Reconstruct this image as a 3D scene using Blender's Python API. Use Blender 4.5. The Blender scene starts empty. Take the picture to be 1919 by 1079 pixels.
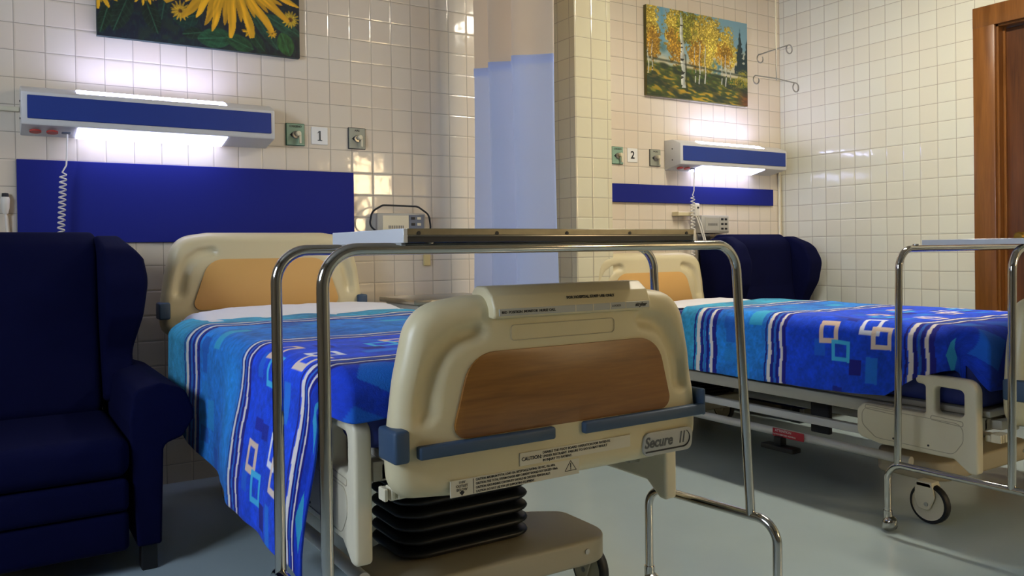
import bpy, bmesh, math, random
import numpy as np
from mathutils import Vector, Matrix
random.seed(7)
PI = math.pi
SC = bpy.context.scene
COL = SC.collection

# ------------------------------------------------------------------ camera
T = 0.115                       # wall tile pitch in metres
W_PX, H_PX = 1919.0, 1079.0
F_PX, YAW, PITCH, ROLL, CCY = 1536.96, 0.5671, -0.0075, -0.0132, 477.93
CAM = Vector((-0.0985, -4.0373, 1.0603))
fw = Vector((math.sin(YAW)*math.cos(PITCH), math.cos(YAW)*math.cos(PITCH), math.sin(PITCH)))
r0 = Vector((math.cos(YAW), -math.sin(YAW), 0.0)); u0 = r0.cross(fw)
rt = math.cos(ROLL)*r0 + math.sin(ROLL)*u0
up = -math.sin(ROLL)*r0 + math.cos(ROLL)*u0
cam_data = bpy.data.cameras.new('camera'); cam = bpy.data.objects.new('camera', cam_data); COL.objects.link(cam)
m = Matrix((rt, up, -fw)).transposed().to_4x4(); m.translation = CAM
cam.matrix_world = m
cam_data.sensor_width = 36.0; cam_data.lens = F_PX/W_PX*36.0
cam_data.shift_y = -(H_PX/2-CCY)/W_PX
cam_data.clip_start = 0.05
SC.camera = cam
SC.view_settings.view_transform = 'Standard'; SC.view_settings.look = 'None'
SC.view_settings.gamma = 1.0; SC.view_settings.use_curve_mapping = False
SC.view_settings.exposure = 0.0

# ------------------------------------------------------------------ light values
SUN_WINDOW = 26.0      # daylight of the window in the left wall
WARM_WINDOW = 42.0    # small warm window behind the camera
TUBE = 115.0           # ceiling tubes
LAMP_DOWN = 8.0      # bed lamps
LAMP_UP = 38.0
world = bpy.data.worlds.new('world'); SC.world = world; world.use_nodes = True
world.node_tree.nodes['Background'].inputs[0].default_value = (0.7, 0.8, 1.0, 1)
world.node_tree.nodes['Background'].inputs[1].default_value = 0.3

def area(name, loc, rot, sx, sy, power, color):
    l = bpy.data.lights.new(name, 'AREA'); l.shape = 'RECTANGLE'; l.size = sx; l.size_y = sy
    l.energy = power; l.color = color
    o = bpy.data.objects.new(name, l); COL.objects.link(o); o.location = loc; o.rotation_euler = rot
    return o

# ------------------------------------------------------------------ materials
def lin(c):
    return tuple(((x/255.0)/12.92 if x/255.0 <= 0.04045 else ((x/255.0+0.055)/1.055)**2.4) for x in c)+(1.0,)
def new_mat(name):
    m = bpy.data.materials.new(name); m.use_nodes = True
    return m, m.node_tree, m.node_tree.nodes['Principled BSDF']
def plain(name, rgb, rough=0.5, metal=0.0, spec=0.5, noise=0.0, nscale=20.0, bump=0.0, bscale=200.0, sheen=0.0, coat=0.0):
    m, nt, b = new_mat(name)
    c = lin(rgb)
    b.inputs['Base Color'].default_value = c
    b.inputs['Roughness'].default_value = rough; b.inputs['Metallic'].default_value = metal
    b.inputs['Specular IOR Level'].default_value = spec
    if sheen:
        b.inputs['Sheen Weight'].default_value = sheen; b.inputs['Sheen Roughness'].default_value = 0.5
        b.inputs['Sheen Tint'].default_value = c
    if coat: b.inputs['Coat Weight'].default_value = coat
    tc = nt.nodes.new('ShaderNodeTexCoord')
    if noise:
        n = nt.nodes.new('ShaderNodeTexNoise'); n.inputs['Scale'].default_value = nscale; n.inputs['Detail'].default_value = 4
        nt.links.new(tc.outputs['Object'], n.inputs['Vector'])
        mx = nt.nodes.new('ShaderNodeMix'); mx.data_type = 'RGBA'
        mx.inputs[6].default_value = tuple(x*(1-noise) for x in c[:3])+(1,)
        mx.inputs[7].default_value = tuple(min(1, x*(1+noise)) for x in c[:3])+(1,)
        nt.links.new(n.outputs[0], mx.inputs[0]); nt.links.new(mx.outputs[2], b.inputs['Base Color'])
    if bump:
        n = nt.nodes.new('ShaderNodeTexNoise'); n.inputs['Scale'].default_value = bscale; n.inputs['Detail'].default_value = 3
        nt.links.new(tc.outputs['Object'], n.inputs['Vector'])
        bp = nt.nodes.new('ShaderNodeBump'); bp.inputs['Strength'].default_value = bump; bp.inputs['Distance'].default_value = 0.002
        nt.links.new(n.outputs[0], bp.inputs['Height']); nt.links.new(bp.outputs[0], b.inputs['Normal'])
    return m
def emit(name, rgb, strength, see_rgb=None):
    m, nt, b = new_mat(name)
    b.inputs['Base Color'].default_value = (0.8, 0.8, 0.8, 1)
    b.inputs['Emission Color'].default_value = lin(rgb); b.inputs['Emission Strength'].default_value = strength
    return m

class NB:
    """tiny helper to write node maths"""
    def __init__(s, nt): s.nt = nt
    def m(s, op, a, b=None, c=None):
        n = s.nt.nodes.new('ShaderNodeMath'); n.operation = op
        for i, v in enumerate((a, b, c)):
            if v is None: continue
            if isinstance(v, (int, float)): n.inputs[i].default_value = v
            else: s.nt.links.new(v, n.inputs[i])
        return n.outputs[0]
    def mix(s, f, a, b):
        n = s.nt.nodes.new('ShaderNodeMix'); n.data_type = 'RGBA'
        for i, v in ((0, f), (6, a), (7, b)):
            if isinstance(v, tuple): n.inputs[i].default_value = v
            elif isinstance(v, (int, float)): n.inputs[i].default_value = v
            else: s.nt.links.new(v, n.inputs[i])
        return n.outputs[2]

def tile_mat(name, axis, ou, ov, tint=(228, 216, 196), lines=None):
    """glazed square wall tiles; axis 'x' or 'y' runs along the wall, z up. lines: list of own vertical joints (fraction of T)"""
    m, nt, b = new_mat(name); q = NB(nt)
    tc = nt.nodes.new('ShaderNodeTexCoord'); sp = nt.nodes.new('ShaderNodeSeparateXYZ')
    nt.links.new(tc.outputs['Object'], sp.inputs[0])
    u = q.m('MULTIPLY_ADD', sp.outputs['X' if axis == 'x' else 'Y'], 1/T, ou)
    v = q.m('MULTIPLY_ADD', sp.outputs['Z'], 1/T, ov)
    # slightly wavy setting of the tiles
    fu = q.m('FRACT', u); fv = q.m('FRACT', v)
    du = q.m('MINIMUM', fu, q.m('SUBTRACT', 1.0, fu)); dv = q.m('MINIMUM', fv, q.m('SUBTRACT', 1.0, fv))
    if lines:
        for L in lines:
            du = q.m('MINIMUM', du, q.m('ABSOLUTE', q.m('SUBTRACT', u, L)))
    d = q.m('MINIMUM', du, dv)
    iu = q.m('FLOOR', u); iv = q.m('FLOOR', v)
    cid = nt.nodes.new('ShaderNodeCombineXYZ'); nt.links.new(iu, cid.inputs[0]); nt.links.new(iv, cid.inputs[1])
    wn = nt.nodes.new('ShaderNodeTexWhiteNoise'); wn.noise_dimensions = '3D'; nt.links.new(cid.outputs[0], wn.inputs['Vector'])
    sc = nt.nodes.new('ShaderNodeSeparateColor'); nt.links.new(wn.outputs['Color'], sc.inputs[0])
    c = lin(tint)
    base = q.mix(q.m('MULTIPLY', sc.outputs[0], 0.5), c, tuple(x*f for x, f in zip(c[:3], (0.97, 0.90, 0.84)))+(1,))
    g = q.m('SMOOTHSTEP', 0.0, 1.0, 0.0) if False else None
    mr = nt.nodes.new('ShaderNodeMapRange'); mr.interpolation_type = 'SMOOTHSTEP'
    nt.links.new(d, mr.inputs[0]); mr.inputs[1].default_value = 0.006; mr.inputs[2].default_value = 0.017
    gcol = lin((160, 148, 128))
    colr = q.mix(mr.outputs[0], gcol, base)
    nt.links.new(colr, b.inputs['Base Color'])
    mr2 = nt.nodes.new('ShaderNodeMapRange'); nt.links.new(mr.outputs[0], mr2.inputs[0]); mr2.inputs[3].default_value = 0.7; mr2.inputs[4].default_value = 0.10
    nt.links.new(mr2.outputs[0], b.inputs['Roughness'])
    # height: pillow edges + each tile tilted a little + slight waviness
    mr3 = nt.nodes.new('ShaderNodeMapRange'); mr3.interpolation_type = 'SMOOTHSTEP'
    nt.links.new(d, mr3.inputs[0]); mr3.inputs[1].default_value = 0.008; mr3.inputs[2].default_value = 0.07
    t1 = q.m('MULTIPLY', q.m('SUBTRACT', fu, 0.5), q.m('SUBTRACT', sc.outputs[1], 0.5))
    t2 = q.m('MULTIPLY', q.m('SUBTRACT', fv, 0.5), q.m('SUBTRACT', sc.outputs[2], 0.5))
    h = q.m('ADD', q.m('MULTIPLY', mr3.outputs[0], 0.0010), q.m('MULTIPLY', q.m('ADD', t1, t2), 0.0035))
    nz = nt.nodes.new('ShaderNodeTexNoise'); nz.inputs['Scale'].default_value = 14; nz.inputs['Detail'].default_value = 1
    nt.links.new(tc.outputs['Object'], nz.inputs['Vector'])
    h = q.m('ADD', h, q.m('MULTIPLY', nz.outputs[0], 0.0012))
    bp = nt.nodes.new('ShaderNodeBump'); bp.inputs['Strength'].default_value = 1.0; bp.inputs['Distance'].default_value = 1.0
    nt.links.new(h, bp.inputs['Height']); nt.links.new(bp.outputs[0], b.inputs['Normal'])
    return m

def wood_mat(name, c1, c2, axis='x', scale=1.0, rough=0.35, rings=True):
    m, nt, b = new_mat(name)
    tc = nt.nodes.new('ShaderNodeTexCoord'); mp = nt.nodes.new('ShaderNodeMapping')
    nt.links.new(tc.outputs['Object'], mp.inputs[0])
    s = {'x': (1.2, 8, 14), 'z': (14, 14, 0.9)}[axis]
    mp.inputs['Scale'].default_value = tuple(x*scale for x in s)
    n = nt.nodes.new('ShaderNodeTexNoise'); n.inputs['Scale'].default_value = 2.0; n.inputs['Detail'].default_value = 6; n.inputs['Distortion'].default_value = 0.6
    nt.links.new(mp.outputs[0], n.inputs['Vector'])
    n2 = nt.nodes.new('ShaderNodeTexNoise'); n2.inputs['Scale'].default_value = 11.0; n2.inputs['Detail'].default_value = 4
    nt.links.new(mp.outputs[0], n2.inputs['Vector'])
    q = NB(nt)
    f = q.m('ADD', q.m('MULTIPLY', n.outputs[0], 0.75), q.m('MULTIPLY', n2.outputs[0], 0.3))
    cr = nt.nodes.new('ShaderNodeValToRGB'); nt.links.new(f, cr.inputs[0])
    cr.color_ramp.elements[0].position = 0.33; cr.color_ramp.elements[0].color = lin(c2)
    cr.color_ramp.elements[1].position = 0.68; cr.color_ramp.elements[1].color = lin(c1)
    nt.links.new(cr.outputs[0], b.inputs['Base Color']); b.inputs['Roughness'].default_value = rough
    return m

def attr_mat(name, rough=0.6, sheen=0.0, bump=0.0, bscale=300):
    m, nt, b = new_mat(name)
    a = nt.nodes.new('ShaderNodeVertexColor'); a.layer_name = 'paint'
    nt.links.new(a.outputs[0], b.inputs['Base Color']); b.inputs['Roughness'].default_value = rough
    if sheen: b.inputs['Sheen Weight'].default_value = sheen; b.inputs['Sheen Roughness'].default_value = 0.4
    if bump:
        tc = nt.nodes.new('ShaderNodeTexCoord')
        n = nt.nodes.new('ShaderNodeTexNoise'); n.inputs['Scale'].default_value = bscale; n.inputs['Detail'].default_value = 2
        nt.links.new(tc.outputs['Object'], n.inputs['Vector'])
        bp = nt.nodes.new('ShaderNodeBump'); bp.inputs['Strength'].default_value = bump; bp.inputs['Distance'].default_value = 0.003
        nt.links.new(n.outputs[0], bp.inputs['Height']); nt.links.new(bp.outputs[0], b.inputs['Normal'])
    return m

M = {}
M['floor'] = plain('vinyl floor', (174, 190, 192), rough=0.20, noise=0.07, nscale=3.0, spec=0.5)
M['ceiling'] = plain('ceiling paint', (160, 156, 146), rough=0.9)
M['paint'] = plain('wall paint', (150, 144, 132), rough=0.8)
M['tile_back'] = tile_mat('glazed tiles head wall', 'x', 0.0, 0.25)
M['tile_right'] = tile_mat('glazed tiles right wall', 'y', 0.3266, 0.28, tint=(224, 222, 202))
M['tile_pier'] = tile_mat('glazed tiles pier', 'x', 0.17, 0.25, tint=(222, 216, 186), lines=[24.97])
M['tile_pier_side'] = tile_mat('glazed tiles pier side', 'y', 0.0, 0.25, tint=(222, 216, 186))
M['cream'] = plain('cream plastic', (214, 200, 158), rough=0.38, noise=0.02, nscale=8)
M['cream_light'] = plain('pale plastic', (224, 214, 184), rough=0.4)
M['base_plastic'] = plain('beige base plastic', (186, 174, 146), rough=0.45)
M['socket_cream'] = plain('yellowed socket plastic', (226, 204, 140), rough=0.4)
M['wood_inlay'] = wood_mat('oak laminate inlay', (148, 98, 38), (114, 72, 22), 'x')
M['tan_inlay'] = plain('tan laminate inlay', (214, 166, 96), rough=0.4, noise=0.03, nscale=5)
M['slate'] = plain('slate blue rubber', (54, 76, 100), rough=0.5)
M['black'] = plain('black rubber', (18, 19, 21), rough=0.5)
M['dark'] = plain('dark metal', (40, 40, 42), rough=0.5)
M['bellows'] = plain('black bellows rubber', (16, 20, 24), rough=0.42)
M['steel_paint'] = plain('painted steel', (176, 170, 152), rough=0.4)
M['white_tube'] = plain('white enamel tube', (214, 212, 204), rough=0.35)
M['chrome'] = plain('chrome', (188, 186, 180), rough=0.10, metal=1.0, noise=0.05, nscale=60)
M['steel_dark'] = plain('dull steel edging', (120, 116, 102), rough=0.38, metal=.9, noise=.25, nscale=30)
M['steel'] = plain('brushed steel', (176, 174, 168), rough=0.28, metal=1.0, noise=0.06, nscale=40)
M['alu'] = plain('aluminium edging', (222, 224, 226), rough=0.3, metal=0.35)
M['blue_panel'] = plain('royal blue laminate', (12, 27, 124), rough=0.65, spec=.3)
M['lamp_blue'] = plain('blue lamp fascia', (26, 56, 138), rough=0.45)
M['lamp_white'] = plain('white lamp enamel', (214, 212, 208), rough=0.35)
M['red'] = plain('red socket plastic', (200, 60, 50), rough=0.4)
M['red_label'] = plain('red label', (178, 30, 48), rough=0.4)
M['green'] = plain('green enamel plate', (140, 172, 150), rough=0.35)
M['dark_green'] = plain('dark green border', (30, 92, 66), rough=0.4)
M['greyplate'] = plain('grey enamel plate', (158, 160, 144), rough=0.35)
M['brass'] = plain('aged brass', (140, 112, 50), rough=0.35, metal=0.9)
M['white'] = plain('white card', (236, 234, 228), rough=0.5)
M['ink'] = plain('black ink', (22, 22, 26), rough=0.6)
M['grey_ink'] = plain('grey ink', (84, 86, 86), rough=0.6)
M['sticker'] = plain('cream sticker', (214, 206, 182), rough=0.45)
M['grey_label'] = plain('grey label', (176, 176, 168), rough=0.4)
M['sheet'] = plain('white sheet', (232, 230, 230), rough=0.85, bump=0.25, bscale=60)
M['velvet'] = plain('navy velvet', (7, 10, 46), rough=0.9, sheen=0.25, spec=0.1, noise=0.15, nscale=12, bump=0.3, bscale=500)
M['mattress'] = plain('blue mattress cover', (28, 44, 120), rough=0.6)
M['door_wood'] = wood_mat('varnished brown door', (104, 60, 26), (72, 38, 14), 'z', rough=0.3)
M['frame_wood'] = wood_mat('varnished door frame', (136, 86, 38), (104, 62, 22), 'z', rough=0.3)
M['curtain'] = plain('pale blue curtain', (214, 225, 255), rough=0.85)
M['curtain_net'] = plain('beige curtain net', (240, 222, 196), rough=0.9)
M['cable_white'] = plain('white cable', (226, 220, 206), rough=0.5)
M['box_grey'] = plain('grey box enamel', (176, 172, 160), rough=0.4)
M['box_dark'] = plain('slate socket panel', (96, 106, 124), rough=0.4)
M['blanket'] = attr_mat('plush blanket', rough=0.9, sheen=0.06, bump=0.5, bscale=260)
M['canvas'] = attr_mat('painted canvas', rough=0.45, bump=0.15, bscale=400)
M['lampglow_d'] = emit('lit lamp diffuser', (200, 206, 255), LAMP_DOWN)
M['lampglow_u'] = emit('lit upper diffuser', (192, 198, 255), LAMP_UP)
M['tube'] = emit('ceiling tube', (255, 246, 226), TUBE)
M['glass_day'] = emit('daylit pane', (214, 230, 255), SUN_WINDOW)
M['glass_warm'] = emit('warm daylit pane', (255, 222, 170), WARM_WINDOW)

# curtain translucency
for k in ('curtain', 'curtain_net'):
    nt = M[k].node_tree; b = nt.nodes['Principled BSDF']; out = [n for n in nt.nodes if n.type == 'OUTPUT_MATERIAL'][0]
    tr = nt.nodes.new('ShaderNodeBsdfTranslucent'); tr.inputs[0].default_value = b.inputs['Base Color'].default_value
    ms = nt.nodes.new('ShaderNodeMixShader'); ms.inputs[0].default_value = 0.42
    nt.links.new(b.outputs[0], ms.inputs[1]); nt.links.new(tr.outputs[0], ms.inputs[2]); nt.links.new(ms.outputs[0], out.inputs[0])

# ------------------------------------------------------------------ mesh helpers
def tag(o, label=None, cat=None, group=None, kind=None):
    if label: o['label'] = label
    if cat: o['category'] = cat
    if group: o['group'] = group
    if kind: o['kind'] = kind
    return o
def empty(name, loc=(0, 0, 0), rz=0.0):
    o = bpy.data.objects.new(name, None); COL.objects.link(o); o.location = loc; o.rotation_euler = (0, 0, rz)
    o.empty_display_size = 0.05
    return o
def obj(name, bm, mat, parent=None, smooth=False, angle=None):
    me = bpy.data.meshes.new(name); bm.to_mesh(me); bm.free()
    mats = mat if isinstance(mat, (list, tuple)) else [mat]
    for x in mats: me.materials.append(M[x] if isinstance(x, str) else x)
    if smooth:
        for p in me.polygons: p.use_smooth = True
        me.set_sharp_from_angle(angle=math.radians(angle or 40))
    o = bpy.data.objects.new(name, me); COL.objects.link(o)
    if parent: o.parent = parent
    return o
def merge(dst, src, M4=None):
    me = bpy.data.meshes.new('tmp'); src.to_mesh(me); src.free()
    if M4 is not None: me.transform(M4)
    dst.from_mesh(me); bpy.data.meshes.remove(me)
    return dst
def box(x0, x1, y0, y1, z0, z1, bev=0.0, seg=3, bm=None):
    b = bmesh.new(); bmesh.ops.create_cube(b, size=1.0)
    bmesh.ops.scale(b, vec=(abs(x1-x0), abs(y1-y0), abs(z1-z0)), verts=b.verts)
    bmesh.ops.translate(b, vec=((x0+x1)/2, (y0+y1)/2, (z0+z1)/2), verts=b.verts)
    if bev: bmesh.ops.bevel(b, geom=b.edges[:], offset=bev, segments=seg, profile=0.5, affect='EDGES', clamp_overlap=True)
    return merge(bm, b) if bm is not None else b
def prism(pts, axis, d0, d1, bev=0.0, seg=3, bm=None, holes=None):
    """2-D outline extruded along axis. axis 'y': pts are (x,z); 'x': (y,z); 'z': (x,y)"""
    b = bmesh.new()
    def P(p, d):
        return {'y': (p[0], d, p[1]), 'x': (d, p[0], p[1]), 'z': (p[0], p[1], d)}[axis]
    vs = [b.verts.new(P(p, d0)) for p in pts]
    f = b.faces.new(vs)
    r = bmesh.ops.extrude_face_region(b, geom=[f])
    nv = [g for g in r['geom'] if isinstance(g, bmesh.types.BMVert)]
    off = Vector(P((0, 0), d1))-Vector(P((0, 0), d0))
    bmesh.ops.translate(b, vec=off, verts=nv)
    bmesh.ops.recalc_face_normals(b, faces=b.faces)
    if bev:
        b.faces.ensure_lookup_table()
        caps = [fc for fc in b.faces if len(fc.verts) == len(pts)] if len(pts) != 4 else None
        if caps: es = list({e for fc in caps for e in fc.edges})
        else: es = b.edges[:]
        bmesh.ops.bevel(b, geom=es, offset=bev, segments=seg, profile=0.5, affect='EDGES', clamp_overlap=True)
    return merge(bm, b) if bm is not None else b
def fillet(pts, r, n=8, closed=False):
    """round the corners of a polyline (2-D or 3-D)"""
    out = []; N = len(pts)
    rs = r if isinstance(r, (list, tuple)) else [r]*N
    for i in range(N):
        p = Vector(pts[i])
        if (not closed and i in (0, N-1)) or rs[i] <= 0: out.append(p); continue
        a = Vector(pts[i-1]); c = Vector(pts[(i+1) % N])
        d1 = (a-p); d2 = (c-p); l1 = d1.length; l2 = d2.length; d1.normalize(); d2.normalize()
        ang = d1.angle(d2)
        t = min(rs[i]/math.tan(ang/2), l1*0.49, l2*0.49); rr = t*math.tan(ang/2)
        s = p+d1*t; e = p+d2*t
        bis = (d1+d2).normalized(); cen = p+bis*(rr/math.sin(ang/2))
        v1 = s-cen; v2 = e-cen; tot = v1.angle(v2)
        for k in range(n+1):
            f = k/n
            v = (v1*math.sin((1-f)*tot)+v2*math.sin(f*tot))/max(1e-9, math.sin(tot))
            out.append(cen+v)
    return out
def tube(path, rad, bm=None, n=14, cap=True):
    b = bmesh.new(); P = [Vector(p) for p in path]
    Q = [P[0]]
    for p in P[1:]:
        if (p-Q[-1]).length > 1e-5: Q.append(p)
    P = Q
    t0 = (P[1]-P[0]).normalized(); a = Vector((0, 0, 1)) if abs(t0.z) < 0.9 else Vector((1, 0, 0))
    nrm = t0.cross(a).normalized(); rings = []
    for i, p in enumerate(P):
        t = ((P[min(i+1, len(P)-1)]-P[max(i-1, 0)])).normalized()
        nrm = (nrm-t*nrm.dot(t)).normalized(); bn = t.cross(nrm)
        rr = rad[i] if isinstance(rad, (list, tuple)) else rad
        rings.append([b.verts.new(p+nrm*math.cos(2*PI*k/n)*rr+bn*math.sin(2*PI*k/n)*rr) for k in range(n)])
    for A, B in zip(rings, rings[1:]):
        for k in range(n): b.faces.new((A[k], A[(k+1) % n], B[(k+1) % n], B[k]))
    if cap: b.faces.new(rings[0][::-1]); b.faces.new(rings[-1])
    bmesh.ops.recalc_face_normals(b, faces=b.faces)
    return merge(bm, b) if bm is not None else b
def lathe(prof, n=32, M4=None, bm=None):
    """profile (r,z) revolved about z"""
    b = bmesh.new(); rings = []
    for r, z in prof:
        rings.append([b.verts.new((r*math.cos(2*PI*k/n), r*math.sin(2*PI*k/n), z)) for k in range(n)] if r > 1e-6 else [b.verts.new((0, 0, z))])
    for A, B in zip(rings, rings[1:]):
        if len(A) == 1 and len(B) == 1: continue
        for k in range(n):
            k2 = (k+1) % n
            if len(A) == 1: b.faces.new((A[0], B[k], B[k2]))
            elif len(B) == 1: b.faces.new((A[k], A[k2], B[0]))
            else: b.faces.new((A[k], A[k2], B[k2], B[k]))
    bmesh.ops.recalc_face_normals(b, faces=b.faces)
    if M4 is not None: bmesh.ops.transform(b, matrix=M4, verts=b.verts)
    return merge(bm, b) if bm is not None else b
def AX(axis, loc):
    r = {'z': Matrix.Identity(4), 'x': Matrix.Rotation(PI/2, 4, 'Y'), '-x': Matrix.Rotation(-PI/2, 4, 'Y'), 'y': Matrix.Rotation(-PI/2, 4, 'X'), '-y': Matrix.Rotation(PI/2, 4, 'X')}[axis]
    return Matrix.Translation(loc) @ r
def disc(r, h, axis, loc, bm=None, n=24, bev=0.0):
    p = [(0, 0), (r, 0), (r, h-bev), (r-bev, h), (0, h)] if bev else [(0, 0), (r, 0), (r, h), (0, h)]
    return lathe(p, n, AX(axis, loc), bm)
def text(body, size, M4, mat, parent, name='lettering', ext=0.0004, align='LEFT', bold=0.0, shear=0.0, xs=1.0):
    cu = bpy.data.curves.new(name, 'FONT'); cu.body = body; cu.size = size; cu.extrude = ext; cu.align_x = align; cu.align_y = 'CENTER'
    cu.offset = bold; cu.shear = shear; cu.resolution_u = 3
    o = bpy.data.objects.new('tmp_text', cu); COL.objects.link(o)
    dg = bpy.context.evaluated_depsgraph_get(); me = bpy.data.meshes.new_from_object(o.evaluated_get(dg))
    bpy.data.objects.remove(o); bpy.data.curves.remove(cu)
    me.name = name; me.transform(Matrix.Diagonal((xs, 1, 1, 1))); me.transform(M4); me.materials.clear(); me.materials.append(M[mat])
    r = bpy.data.objects.new(name, me); COL.objects.link(r); r.parent = parent
    return r
FRONT = Matrix.Rotation(PI/2, 4, 'X')      # text in the xz plane read from -y
def npmesh(name, V, Fc, mat, parent=None, colors=None, smooth=True):
    me = bpy.data.meshes.new(name)
    V = np.asarray(V, dtype=np.float32); Fc = np.asarray(Fc, dtype=np.int32)
    me.vertices.add(len(V)); me.vertices.foreach_set('co', V.ravel())
    me.loops.add(Fc.size); me.loops.foreach_set('vertex_index', Fc.ravel())
    me.polygons.add(len(Fc)); me.polygons.foreach_set('loop_start', np.arange(0, Fc.size, 4, dtype=np.int32))
    me.update(calc_edges=True)
    if colors is not None:
        at = me.color_attributes.new('paint', 'FLOAT_COLOR', 'POINT')
        c = np.ones((len(V), 4), dtype=np.float32); c[:, :3] = colors; at.data.foreach_set('color', c.ravel())
    if smooth: me.polygons.foreach_set('use_smooth', np.ones(len(Fc), dtype=bool))
    me.materials.append(M[mat]); me.validate()
    o = bpy.data.objects.new(name, me); COL.objects.link(o)
    if parent: o.parent = parent
    return o
def gridfaces(nu, nv):
    i = np.arange(nu-1)[:, None]; j = np.arange(nv-1)[None, :]
    a = i*nv+j
    return np.stack([a, a+nv, a+nv+1, a+1], -1).reshape(-1, 4)
def nlin(c):
    c = np.asarray(c, float)/255.0
    return np.where(c <= 0.04045, c/12.92, ((c+0.055)/1.055)**2.4)
def vnoise(x, y, seed=0):
    """smooth value noise on arrays"""
    rs = np.random.RandomState(seed); tab = rs.rand(256, 256)
    xi = np.floor(x).astype(int); yi = np.floor(y).astype(int); fx = x-xi; fy = y-yi
    fx = fx*fx*(3-2*fx); fy = fy*fy*(3-2*fy)
    g = lambda a, b: tab[a % 256, b % 256]
    return (g(xi, yi)*(1-fx)+g(xi+1, yi)*fx)*(1-fy)+(g(xi, yi+1)*(1-fx)+g(xi+1, yi+1)*fx)*fy
def smooth01(t):
    t = np.clip(t, 0, 1); return t*t*(3-2*t)

def moulding(name, loops, x0, x1, bev, mat, parent):
    """flat moulding in the yz plane with holes and rounded edges"""
    cu = bpy.data.curves.new(name, 'CURVE'); cu.dimensions = '2D'; cu.fill_mode = 'BOTH'
    for lp in loops:
        sp = cu.splines.new('POLY'); sp.points.add(len(lp)-1); sp.use_cyclic_u = True
        c = sum((Vector((p[0], p[1])) for p in lp), Vector((0, 0)))/len(lp)
        for q, p in zip(sp.points, lp): q.co = (p[0], p[1], 0, 1)
    cu.extrude = (x1-x0)/2-bev; cu.bevel_depth = bev; cu.bevel_resolution = 3; cu.offset = -bev
    o = bpy.data.objects.new('tmp_curve', cu); COL.objects.link(o)
    me = bpy.data.meshes.new_from_object(o.evaluated_get(bpy.context.evaluated_depsgraph_get()))
    bpy.data.objects.remove(o); bpy.data.curves.remove(cu)
    me.name = name
    me.transform(Matrix.Translation(((x0+x1)/2, 0, 0)) @ Matrix(((0, 0, 1, 0), (1, 0, 0, 0), (0, 1, 0, 0), (0, 0, 0, 1))))
    bm = bmesh.new(); bm.from_mesh(me); bmesh.ops.remove_doubles(bm, verts=bm.verts, dist=.0001); bmesh.ops.recalc_face_normals(bm, faces=bm.faces)
    bm.to_mesh(me); bm.free()
    me.materials.clear(); me.materials.append(M[mat])
    for p in me.polygons: p.use_smooth = True
    me.set_sharp_from_angle(angle=math.radians(35))
    r = bpy.data.objects.new(name, me); COL.objects.link(r); r.parent = parent
    return r

# ------------------------------------------------------------------ the room
RX = 42.05*T        # right wall
LX, FY, CZ = -1.75, -6.6, 3.05
tag(obj('floor', box(LX-.1, RX+.25, FY-.1, .1, -.1, 0), 'floor'), kind='structure')
tag(obj('ceiling', box(LX-.1, RX+.25, FY-.1, .1, CZ, CZ+.1), 'ceiling'), kind='structure')
tag(obj('wall_back', box(LX-.1, RX+.25, 0, .1, 0, CZ), 'tile_back'), kind='structure')
# pier between the two bays
b = box(2.735, 3.0, -.28, 0, 0, CZ)
b.faces.ensure_lookup_table()
for f in b.faces: f.material_index = 1 if abs(f.normal.x) > .5 else 0
tag(obj('wall_pier', b, ['tile_pier', 'tile_pier_side']), kind='structure')
# right wall with the door opening
DY0, DY1, DZ = -1.53, -2.45, 2.33
b = box(RX, RX+.1, DY0, 0, 0, CZ); box(RX, RX+.1, FY, DY1, 0, CZ, bm=b); box(RX, RX+.1, DY1, DY0, DZ, CZ, bm=b)
tag(obj('wall_right', b, 'tile_right'), kind='structure')
# left wall with a wide window, front wall (behind the camera) with a small window
WL = (-3.0, -1.95, 1.45, 2.35)
b = box(LX-.1, LX, WL[1], 0, 0, CZ); box(LX-.1, LX, FY, WL[0], 0, CZ, bm=b)
box(LX-.1, LX, WL[0], WL[1], 0, WL[2], bm=b); box(LX-.1, LX, WL[0], WL[1], WL[3], CZ, bm=b)
tag(obj('wall_left', b, 'paint'), kind='structure')
WF = (4.12, 4.52, 1.38, 2.3)
b = box(LX, WF[0], FY-.1, FY, 0, CZ); box(WF[1], RX+.1, FY-.1, FY, 0, CZ, bm=b)
box(WF[0], WF[1], FY-.1, FY, 0, WF[2], bm=b); box(WF[0], WF[1], FY-.1, FY, WF[3], CZ, bm=b)
tag(obj('wall_front', b, 'paint'), kind='structure')
w = tag(empty('window_1', (LX-.05, (WL[0]+WL[1])/2, WL[2])), kind='structure')
hw, hh = (WL[1]-WL[0])/2, WL[3]-WL[2]
obj('pane', box(-.03, -.02, -hw, hw, 0, hh), 'glass_day', w)
b = bmesh.new()
for y in (-hw+.02, 0, hw-.02): box(-.015, .035, y-.02, y+.02, 0, hh, bm=b)
for z in (.02, hh-.02): box(-.015, .035, -hw, hw, z-.02, z+.02, bm=b)
obj('window_frame', b, 'lamp_white', w)
w = tag(empty('window_2', ((WF[0]+WF[1])/2, FY-.05, WF[2])), kind='structure')
hw, hh = (WF[1]-WF[0])/2, WF[3]-WF[2]
obj('pane', box(-hw, hw, -.03, -.02, 0, hh), 'glass_warm', w)
b = bmesh.new()
for x in (-hw+.015, hw-.015): box(x-.015, x+.015, -.015, .035, 0, hh, bm=b)
for z in (.015, hh-.015): box(-hw, hw, -.015, .035, z-.015, z+.015, bm=b)
obj('window_frame', b, 'lamp_white', w)

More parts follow.
